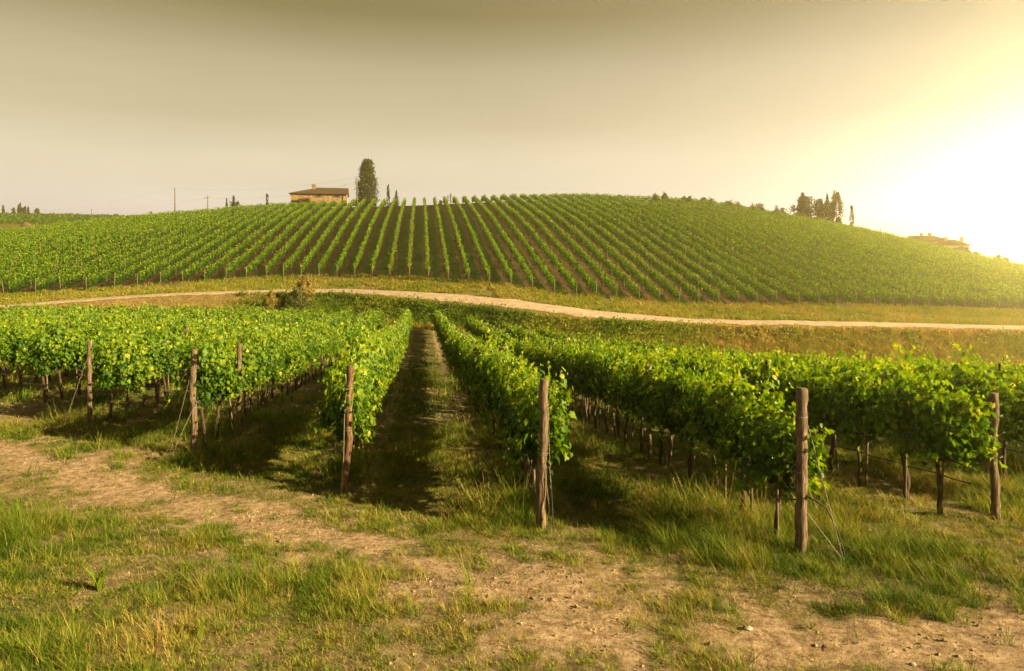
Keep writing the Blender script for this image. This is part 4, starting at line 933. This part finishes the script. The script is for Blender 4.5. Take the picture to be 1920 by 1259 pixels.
# the two houses beyond the right skyline
def small_house(px0, px1, D, y_eave, y_ridge, lab, mat, hips, zbase, chim, win):
    x, y, _ = place(px0, D); k = D/F; zb = (YH-zbase)*k; W = (px1-px0)*k
    root = thing('farmhouse', lab, 'house', (x, y, zb), -YAW - radians(24)); he = (YH-y_eave)*k-zb
    hs = [(a*W, a*W+.9, he-1.9, he-.7) for a in win]
    wall_with_holes(root, W, 8, he, hs, mat); [window(root, *h_, shutters=False) for h_ in hs]
    rf = roof_part(root, W, 8, he, (y_eave-y_ridge)*k, hips[0], hips[1], .6)
    for a in chim:
        mb = MB(); mb.box((a*W-.4, 3.3, he+1), (a*W+.4, 4.1, he+(y_eave-y_ridge)*k+.75)); mb.box((a*W-.5, 3.2, he+(y_eave-y_ridge)*k+.753), (a*W+.5, 4.2, he+(y_eave-y_ridge)*k+.95)); link('chimney', mb.mesh('chimney', mat), rf)
small_house(1690, 1768, 205, 452, 443, 'long low house with a faded tiled roof behind the right skyline, left of a pair', M_wall, (3, 4), 475, (.45, .62), (.5, .8))
small_house(1757, 1808, 190, 460, 450.5, 'pale walled house with hipped tiled roof behind the right skyline, right of a pair', M_pale, (3, 3), 480, (.35, .85), (.2, .5, .85))

# ------------------------------------------------------------------ poles and power lines
def pole(px, D, y_top, y_base, r0, lab, arm=None, lean=0.0):
    x, y = world_at(px, D); zb = min(h1(x, y), (YH-y_base)/F*D); zt = (YH-y_top)/F*D
    root = link('utility_pole', None, None, (x, y, zb)); root.rotation_euler = (0, lean, 0); tag(root, lab, 'pole', 'utility poles on the skyline')
    mb = MB(); mb.tube([(0, 0, -.3), (0, 0, (zt-zb)/2), (0, 0, zt-zb)], [r0*1.2, r0, r0*.8], 8); link('shaft', mb.mesh('shaft', M_post, True), root)
    if arm:
        mb = MB(); mb.tube([(-arm, 0, zt-zb-.6), (0.35, 0, zt-zb-.55)], .05, 5); link('cross_arm', mb.mesh('cross_arm', M_post), root)
        mb = MB(); mb.tube([(-arm, 0, zt-zb-.75), (-arm, 0, zt-zb-.5)], .09, 6); link('insulator', mb.mesh('insulator', M_wire), root)
    return np.array([x, y, zt])
pA = pole(328, 166, 352.5, 400, .14, 'tall bare utility pole on the left skyline')
pB = pole(389.5, 170, 367, 392, .12, 'shorter utility pole with a side arm right of the tall bare pole', 0.75)
pC = pole(172, 300, 392, 412, .16, 'small distant pole at left behind the hill edge')
pD = pole(670.5, 172, 332, 377, .15, 'leaning utility pole against the left side of the big cypress', None, -.05)
def line(a, b_, sag, lab, rad=.009):
    t_ = np.linspace(0, 1, 24)[:, None]; P = a + (b_-a)*t_; P[:, 2] -= 4*sag*(t_*(1-t_))[:, 0]; mb = MB(); mb.tube(P, rad, 4, cap=False)
    tag(link('power_line', mb.mesh('power_line', M_hose)), lab, 'cable', 'power lines over the left skyline')
e0 = np.array([*world_at(80, 330), (YH-395)/F*330])
line(e0, pA, 1.2, 'faint power line rising from the far left ridge to the tall bare pole')
line(pC, pB-[0, 0, .6], 1.0, 'faint power line from the distant left pole to the pole with a side arm')
line(pA, pD, 1.6, 'faint power line from the tall bare pole across the sky to the leaning pole')
line(pB-[0, 0, .6], pD-[0, 0, 1.2], 1.6, 'faint lower power line from the side arm pole to the leaning pole')

# ------------------------------------------------------------------ golden evening haze
hm = bpy.data.materials.new('haze'); hm.use_nodes = True; t = hm.node_tree
for n in list(t.nodes): t.nodes.remove(n)
mo = t.nodes.new('ShaderNodeOutputMaterial'); pv = t.nodes.new('ShaderNodeVolumePrincipled'); t.links.new(pv.outputs[0], mo.inputs['Volume'])
pv.inputs['Color'].default_value = (1.0, 0.80, 0.34, 1); pv.inputs['Density'].default_value = HAZE = 0.00145; pv.inputs['Anisotropy'].default_value = 0.87
mb = MB(); mb.box((-570, -70, -72), (610, 690, 27.5)); hz_o = link('haze', mb.mesh('haze', hm)); tag(hz_o, 'thin golden evening haze over the valley', 'haze', kind='stuff')
